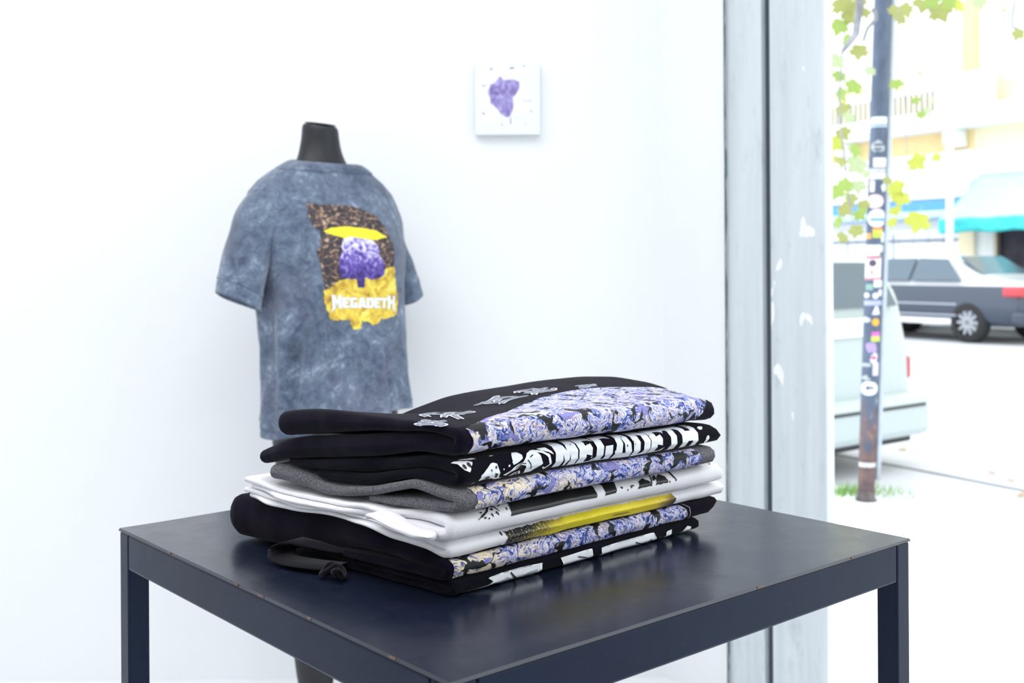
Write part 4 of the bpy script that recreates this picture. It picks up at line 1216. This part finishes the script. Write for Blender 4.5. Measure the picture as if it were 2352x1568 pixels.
# more of the crown above the frame, where the bough goes on
for i in range(70):
    t = rnd.random()
    base_ = Vector((1.0, 4.72, 2.7)).lerp(Vector((2.5, 4.85, 2.85)), t)
    p = base_ + Vector((rnd.gauss(0, .15), rnd.gauss(0, .18), rnd.uniform(-.02, .40)))
    s_ = rnd.uniform(.055, .085)
    o = bpy.data.objects.new('leaf', LM[rnd.choice([0, 0, 1, 2, 3])])
    rot = Matrix.Rotation(rnd.uniform(0, 6.28), 4, 'Z') @ Matrix.Rotation(rnd.uniform(.5, 2.3), 4, 'X') @ Matrix.Rotation(rnd.uniform(0, 6.28), 4, 'Z')
    o.matrix_world = Matrix.Translation(p - TR) @ rot @ Matrix.Diagonal((s_, s_, s_, 1))
    o.parent = tree
    col.objects.link(o)
fl_me = leaf_mesh(); fl_me.materials.append(leaf_mat('leaf_fallen', (.62, .38, .16)))
falls = [((2072, 1035), 'dry orange leaf lying on the asphalt beside the parked car bumper'), ((2283, 1088), 'dry leaf lying on the dark asphalt joint'), ((2322, 1104), 'dry leaf lying past the dark joint towards the kerb'), ((2336, 1140), 'dry leaf lying nearest the kerb on the asphalt')]
for i, ((px, py), lb) in enumerate(falls):
    Y = 2534 * (CAM_H - RZ) / (py - 604)
    o = bpy.data.objects.new('fallen_leaf', fl_me)
    o.location = ((px - 1176) / 2534 * Y, Y, RZ + .012); o.scale = (.05, .05, .05); o.rotation_euler = (.1, .05, i * 1.3)
    col.objects.link(o)
    tag(o, lb, 'leaf', 'fallen leaves on the road')

# ---------------------------------------------------------------- cars
M_glass = NT('car_window_glass'); M_glass.base((.10, .14, .18)); M_glass.setp(Roughness=.08); M_glass = M_glass.m
M_tyre = plain('black_tyre', (.02, .02, .022), .8)
M_rim = plain('alloy_rim', (.42, .44, .48), .35, .1, 20, Metallic=.6)
M_tail = NT('red_tail_lens'); M_tail.base((.55, .06, .08)); M_tail.setp(Roughness=.2); M_tail = M_tail.m
M_trim = plain('black_plastic_trim', (.03, .032, .036), .6)
def car(name, label, corner, fwd, W, stations, paint, glass_spec, extras):
    """stations: x from the tail, bottom z, belt z, top z, half width, half roof width"""
    f = Vector((fwd[0], fwd[1], 0)).normalized()
    left = Vector((-f.y, f.x, 0))
    root = tag(empty(name, tuple(corner)), label, 'car')
    root.rotation_euler = (0, 0, math.atan2(f.y, f.x))
    rings = []
    for (x, zb, zbelt, zt, wv, wt) in stations:
        half = [(wv * .55, zb), (wv * .90, zb + .01), (wv, zb + .14), (wv * 1.0, (zb + zbelt) / 2 + .05), (wv * .985, zbelt - .05), (wv * .955, zbelt), (wt + (wv * .94 - wt) * .35, zbelt + (zt - zbelt) * .62), (wt, zt - .035 * min(1, (zt - zbelt) / .2 + .2)), (wt * .80, zt - .005), (wt * .35, zt)]
        rings.append([Vector((x, y, z)) for y, z in half] + [Vector((x, -y, z)) for y, z in half[::-1]])
    V, Fc = loft_data(rings)
    bo = mesh('body', V, Fc, paint, root)
    bm = bmesh.new(); bm.from_mesh(bo.data); bmesh.ops.recalc_face_normals(bm, faces=bm.faces); bm.to_mesh(bo.data); bm.free()
    ss = bo.modifiers.new('round', 'SUBSURF'); ss.levels = 2; ss.render_levels = 2
    return root
def wheel(root, x, y, r_=.31, wd=.20):
    pr = [(r_ * .62, -wd / 2), (r_ * .92, -wd / 2), (r_, -wd / 2 + .03), (r_, wd / 2 - .03), (r_ * .92, wd / 2), (r_ * .62, wd / 2)]
    rings = [[Vector((x + rr * math.cos(t), y + yy, r_ + rr * math.sin(t))) for t in np.linspace(0, 2 * math.pi, 32, endpoint=False)] for rr, yy in pr]
    V, Fc = loft_data(rings, False)
    ww = mesh('wheel', V, Fc, M_tyre, root)
    sgn = 1 if y > 0 else -1
    bm = bmesh.new()
    for k in range(10):
        g = bmesh.ops.create_cube(bm, size=1)
        bmesh.ops.scale(bm, vec=(r_ * .60, .03, .045), verts=g['verts'])
        bmesh.ops.translate(bm, vec=(r_ * .30, 0, 0), verts=g['verts'])
        bmesh.ops.rotate(bm, cent=(0, 0, 0), matrix=Matrix.Rotation(k * math.pi / 5, 3, 'Y'), verts=g['verts'])
        bmesh.ops.translate(bm, vec=(x, y + sgn * (wd / 2 - .03), r_), verts=g['verts'])
    bm_obj('rim', bm, M_rim, ww)
def panel(name, pts, mat, root, th=.012):
    """thin rounded panel through corner points (outer face), thickened inwards"""
    bm = bmesh.new()
    f = bm.faces.new([bm.verts.new(p) for p in pts])
    bmesh.ops.subdivide_edges(bm, edges=bm.edges[:], cuts=1)
    bmesh.ops.solidify(bm, geom=bm.faces[:], thickness=th)
    bmesh.ops.recalc_face_normals(bm, faces=bm.faces)
    return bm_obj(name, bm, mat, root)
M_silver = NT('pale_silver_car_paint'); M_silver.base((.47, .54, .55)); M_silver.setp(Roughness=.35, Coat_Weight=.4); M_silver = M_silver.m
hb_st = [(0.0, .26, .66, .98, .72, .62), (.04, .20, .80, 1.14, .82, .70), (.12, .19, .90, 1.28, .84, .64), (.34, .19, .92, 1.38, .85, .60), (.75, .20, .92, 1.42, .85, .60), (1.4, .20, .92, 1.44, .85, .60), (2.2, .20, .90, 1.38, .85, .57), (2.75, .20, .88, 1.12, .85, .62), (3.05, .20, .86, .96, .84, .68), (3.6, .22, .80, .88, .80, .64), (3.85, .28, .62, .74, .68, .52)]
rc = Vector((2.60, 7.12, RZ))            # tail corner farther from the pavement
fw = Vector((-.61, .79, 0)).normalized()
rcen = rc - Vector((.79, .61, 0)).normalized() * .82
hb = car('parked_hatchback', 'pale silver hatchback parked at the kerb, tail towards the shop', rcen, fw, 1.7, hb_st, M_silver, None, None)
for y in (-.73, .73): 
    for x in (.72, 3.1): wheel(hb, x, y, .29, .19)
bp = box('bumper', (.0, 0, .335), (.22, 1.66, .27), M_silver, hb, .05)
box('bumper_groove', (-.112, 0, .40), (.012, 1.50, .018), M_trim, bp, .003)
box('bumper_skirt', (.06, 0, .185), (.14, 1.50, .06), M_trim, bp, .01)
panel('rear_window', [(-.005, -.58, 1.02), (-.005, .58, 1.02), (.10, .52, 1.29), (.10, -.52, 1.29)], M_glass, hb, .02)
for sg in (-1, 1):
    tl = box('tail_light', (.075, sg * .795, .62), (.10, .045, .15), M_tail, hb, .02)
    box('indicator_lens', (.075, sg * .800, .74), (.09, .045, .07), plain('clear_lens', (.85, .86, .88), .2), tl, .008)
    panel('side_window', [(.55, sg * .835, .90), (2.55, sg * .835, .90), (2.1, sg * .62, 1.31), (.75, sg * .63, 1.32)], M_glass, hb, .03)
pl = box('number_plate', (-.012, -.10, .90), (.02, .50, .115), plain('white_number_plate', (.92, .93, .94), .5, .01), hb, .006)
for k in range(6): box('plate_character', (-.024, -.10 - .185 + k * .074, .90), (.006, .040, .062), plain('pale_plate_ink', (.74, .78, .84), .6, .02), pl, .003)

M_dark = NT('dark_blue_grey_car_paint_sky_reflection')
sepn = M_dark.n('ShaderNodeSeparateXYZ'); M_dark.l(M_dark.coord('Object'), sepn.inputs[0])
M_dark.base(M_dark.ramp(sepn.outputs[2], [(.915, (.035, .05, .085)), (.925, (.70, .72, .76))]))  # white sky reflection on roof and shoulders painted in by height
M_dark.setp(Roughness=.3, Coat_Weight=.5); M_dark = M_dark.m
sd_st = [(0.0, .34, .66, .86, .74, .64), (.06, .27, .80, .97, .83, .74), (.35, .26, .90, 1.02, .87, .74), (.95, .26, .94, 1.10, .88, .70), (1.45, .26, .95, 1.40, .88, .58), (2.1, .26, .95, 1.47, .88, .58), (2.8, .26, .95, 1.42, .88, .58), (3.35, .26, .93, 1.10, .87, .66), (3.7, .26, .90, .99, .86, .70), (4.3, .28, .82, .88, .82, .64), (4.55, .34, .64, .74, .68, .5)]
ncor = Vector((7.80, 16.95, RZ))
fw2 = Vector((-.5, .866, 0))
mcen = ncor + Vector((.866, .5, 0)) * .88
sd = car('dark_saloon_car', 'dark blue-grey saloon car with sky reflection painted on its roof driving past on the road', mcen, fw2, 1.76, sd_st, M_dark, None, None)
for y in (-.79, .79):
    for x in (.95, 3.55): wheel(sd, x, y, .33, .20)
for sg in (-1, 1):
    panel('side_window', [(1.05, sg * .865, .99), (2.05, sg * .865, .99), (2.05, sg * .64, 1.36), (1.45, sg * .66, 1.34)], M_glass, sd, .04)
    panel('side_window', [(2.10, sg * .865, .99), (3.25, sg * .865, .98), (2.80, sg * .65, 1.35), (2.10, sg * .64, 1.36)], M_glass, sd, .04)
    box('tail_light', (.16, sg * .79, .83), (.34, .16, .16), M_tail, sd, .04)
    box('sill_highlight', (2.25, sg * .865, .335), (2.0, .05, .10), plain('pale_sill_highlight', (.80, .81, .84), .4), sd, .02)  # pale strip stands in for the highlight along the sill
    for z_ in (.62, .44): box('door_moulding', (2.2, sg * .885, z_), (2.1, .02, .025), plain('chrome_moulding', (.45, .48, .56), .4), sd, .006)
panel('rear_window', [(.85, -.62, 1.07), (.85, .62, 1.07), (1.35, .52, 1.37), (1.35, -.52, 1.37)], M_glass, sd, .04)
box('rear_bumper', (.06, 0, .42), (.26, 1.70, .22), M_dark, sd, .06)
#@@BUILDING
# ---------------------------------------------------------------- building across the street
BO = st(-15.0, 18.45, 0)
bd = tag(empty('apartment_building', BO), 'cream building with white balcony and shop below, across the street', 'building')
bd.rotation_euler = (0, 0, SROT)
M_cream = plain('cream_render', (.88, .78, .55), .85, .04, 3)
M_yel = plain('ochre_render', (.80, .62, .32), .85, .08, 4)
M_bw = plain('white_stucco', (.88, .88, .88), .8, .03, 6)
M_shut = plain('white_shutter_paint', (.86, .87, .89), .6, .02, 9)
M_pane = NT('pale_window_pane'); M_pane.base((.62, .68, .74)); M_pane.setp(Roughness=.1); M_pane = M_pane.m
def bx(name, q0, q1, z0, z1, y0, y1, mat, bevel=0.0, parent=None):
    """q along the street as seen (absolute), y towards the back; negative y stands out to the street"""
    return box(name, ((q0 + q1) / 2 + 15, (y0 + y1) / 2, (z0 + z1) / 2), (q1 - q0, y1 - y0, z1 - z0), mat, parent or bd, bevel)
bx('facade', -32, 4, 0, 11, 0, .4, M_cream)
bx('ochre_band', -20, -14.02, 3.30, 3.80, -.015, .01, M_yel)
bx('ground_floor_wall', -21, -13.6, 0, 3.30, -.012, .01, M_bw)
# shutters on the first floor, each louvre strip its own piece
for (q0, q1) in ((-17.6, -16.3), (-15.95, -14.35)):
    wnd = bx('window_shutter', q0, q1, 4.9, 8.0, -.05, .0, M_shut)
    n = int((q1 - q0) / .16)
    for k in range(n):
        a = q0 + (q1 - q0) * (k + .12) / n; b = q0 + (q1 - q0) * (k + .88) / n
        bx('shutter_slat', a, b, 4.95, 7.95, -.085, -.045, M_shut, .006)
for (q0, q1, z0, z1) in ((-13.3, -12.0, 4.55, 7.5), (-11.4, -10.1, 4.55, 7.5)):
    wf = bx('window_frame', q0, q1, z0, z1, -.04, .0, M_shut, .01)
    for k in range(2):
        for j in range(4):
            a = q0 + .08 + k * (q1 - q0 - .08) / 2; b = a + (q1 - q0) / 2 - .12
            c = z0 + .08 + j * (z1 - z0 - .08) / 4; d = c + (z1 - z0) / 4 - .10
            bx('window_pane', a, b, c, d, -.046, -.02, M_pane)
bx('pilaster', -14.22, -13.92, 4.15, 9.5, -.06, .0, M_yel, .01)
bx('pilaster', -18.1, -17.85, 4.15, 9.5, -.06, .0, M_yel, .01)
bal = bx('balcony_slab', -21.0, -12.2, 3.82, 4.10, -.62, .0, M_bw, .03)
bx('slab_moulding', -20.9, -12.3, 3.74, 3.82, -.50, .0, M_bw, .02)
for q in (-20, -17.1, -14.3):
    b = bx('bracket', q - .14, q + .14, 3.44, 3.75, -.42, .0, M_bw, .05)
    bx('bracket_scroll', q - .17, q + .17, 3.40, 3.52, -.30, -.02, M_bw, .05)
M_rail = plain('blue_grey_railing', (.16, .20, .28), .5)
rail = bx('railing', -20.8, -14.45, 4.50, 4.54, -.60, -.56, plain('white_top_rail', (.82, .84, .88), .5))
for k in range(49):
    q = -20.75 + k * .13
    if q < -14.5: bx('baluster', q - .016, q + .016, 4.10, 4.50, -.595, -.565, M_rail)
bx('balcony_pier', -14.45, -13.3, 4.10, 4.75, -.60, -.30, M_bw, .02)
bx('string_course', -21, -14.0, 3.24, 3.34, -.10, .0, M_bw, .02)
# signboard with chevron
sg = tag(empty('shop_sign', st(-15.0, 18.45, 2.42)), 'white shop signboard with a pale lavender chevron above the blue fascia', 'sign')
sg.rotation_euler = (0, 0, SROT)
def sx(name, q0, q1, z0, z1, y0, y1, mat, bevel=0.0): return box(name, ((q0 + q1) / 2 + 15, (y0 + y1) / 2, (z0 + z1) / 2 - 2.42), (q1 - q0, y1 - y0, z1 - z0), mat, sg, bevel)
sx('sign_board', -18.6, -14.0, 2.42, 3.18, -.16, -.02, M_bw, .01)
M_lav = plain('lavender_sign_paint', (.66, .70, .86), .6, .03)
sx('sign_end_panel', -14.32, -14.0, 2.42, 3.16, -.168, -.155, M_lav)
flat_shape('chevron', [[(-16.2 + 15, .38), (-15.2 + 15, .22), (-14.62 + 15, .52), (-14.62 + 15, .40), (-15.2 + 15, .06), (-16.2 + 15, .26)]], -.161, M_lav, sg, .006)
M_blue = NT('blue_fascia_paint'); 
sp_ = M_blue.n('ShaderNodeSeparateXYZ'); M_blue.l(M_blue.coord('Object'), sp_.inputs[0])
M_blue.base((.10, .34, .78)); M_blue.setp(Roughness=.5); M_blue = M_blue.m
fs = tag(empty('shop_fascia', st(-15.0, 18.45, 2.0)), 'bright blue rolled awning box under the white signboard', 'awning')
fs.rotation_euler = (0, 0, SROT)
box('fascia_board', (-1.3, -.22, .28), (4.6, .38, .20), M_blue, fs, .02)
box('awning_roll', (-1.3, -.30, .10), (4.6, .34, .16), plain('pale_blue_canvas', (.52, .70, .92), .7), fs, .05)
box('awning_edge', (-1.3, -.40, .01), (4.6, .10, .03), plain('slate_blue_edge', (.22, .32, .52), .6), fs, .008)
# shop front below: shutter panels with posts
sf_ = bd
for k in range(12):
    q = -18.4 + k * .37
    box('shop_panel', (q + .18 + 15, -.03, .95), (.355, .04, 1.78), M_bw, sf_, .006)
box('glazing_bar', (-1.4, -.06, 1.60), (4.4, .05, .045), plain('dark_slate_bar', (.14, .18, .26), .6), sf_)
for q in (-18.3, -17.2, -15.95, -14.6): box('shop_mullion', (q + 15, -.065, .9), (.03, .03, 1.7), plain('slate_mullion', (.42, .47, .55), .6), sf_)
box('cream_pier', (.85, -.05, .9), (.35, .10, 1.85), M_cream, sf_)
# teal awning over the next shop
aw = tag(empty('shop_awning', st(-12.4, 18.45, 1.72)), 'turquoise fabric awning over the dark shop doorway', 'awning')
aw.rotation_euler = (0, 0, SROT)
M_teal1 = plain('pale_turquoise_canvas', (.48, .84, .86), .7, .06, 5)
M_teal2 = plain('turquoise_valance', (.06, .62, .64), .7, .2, 4)
V, Fc = [], []
for i in range(25):
    q = -1.45 + i * .16
    for j in range(9):
        t = j / 8
        y = -.03 - .85 * t; z = 1.13 - .88 * t - .06 * math.sin(math.pi * t) + .012 * math.sin(i * 1.1) * t
        V.append((q - .30 * t * (1 - i / 12.), y, z))
Fc = [(i * 9 + j, i * 9 + j + 1, (i + 1) * 9 + j + 1, (i + 1) * 9 + j) for i in range(24) for j in range(8)]
o = mesh('awning_canvas', V, Fc, M_teal1, aw); m_ = o.modifiers.new('t', 'SOLIDIFY'); m_.thickness = .01
V, Fc = [], []
for i in range(60):
    q = -1.75 + i * (4.4 / 59)
    for j in range(5):
        V.append((q, -.885 - .02 * math.sin(i * .8) * j / 4 - .012 * math.sin(i * 2.1 + j), .25 - .065 * j - .015 * math.sin(i * .5)))
Fc = [(i * 5 + j, i * 5 + j + 1, (i + 1) * 5 + j + 1, (i + 1) * 5 + j) for i in range(59) for j in range(4)]
o = mesh('valance', V, Fc, M_teal2, aw); m_ = o.modifiers.new('t', 'SOLIDIFY'); m_.thickness = .008
sh = bd
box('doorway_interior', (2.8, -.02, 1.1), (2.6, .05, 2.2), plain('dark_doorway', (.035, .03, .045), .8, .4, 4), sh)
for q in (-1.25, -.4, .5, 1.25): box('door_frame', (q + 2.8, -.06, 1.1), (.07, .06, 2.2), plain('brown_door_frame', (.10, .07, .06), .7), sh)
# white lamp post on the far pavement
lpz = tag(empty('lamp_post', st(-13.72, 17.35, -.01)), 'slim white lamp post standing in front of the turquoise awning', 'lamp post')
tube('post', [(0, 0, z) for z in (0, .3, 1.5, 3, 5.5)], [.085, .075, .07, .065, .055], plain('white_post_paint', (.84, .84, .84), .5, .03), lpz, 20)
V, Fc = loft_data([[Vector((r_ * math.cos(t), r_ * math.sin(t), z)) for t in np.linspace(0, 2 * math.pi, 20, endpoint=False)] for z, r_ in ((0, .14), (.10, .14), (.16, .10), (.32, .09))])
mesh('post_base', V, Fc, M_bw, lpz)
tube('lamp_arm', [(0, 0, 5.4), (-.1, -.3, 5.7), (-.25, -.8, 5.8)], [.035, .03, .03], M_bw, lpz, 10)
box('lamp_head', (-.3, -1.0, 5.78), (.22, .5, .09), M_bw, lpz, .03)
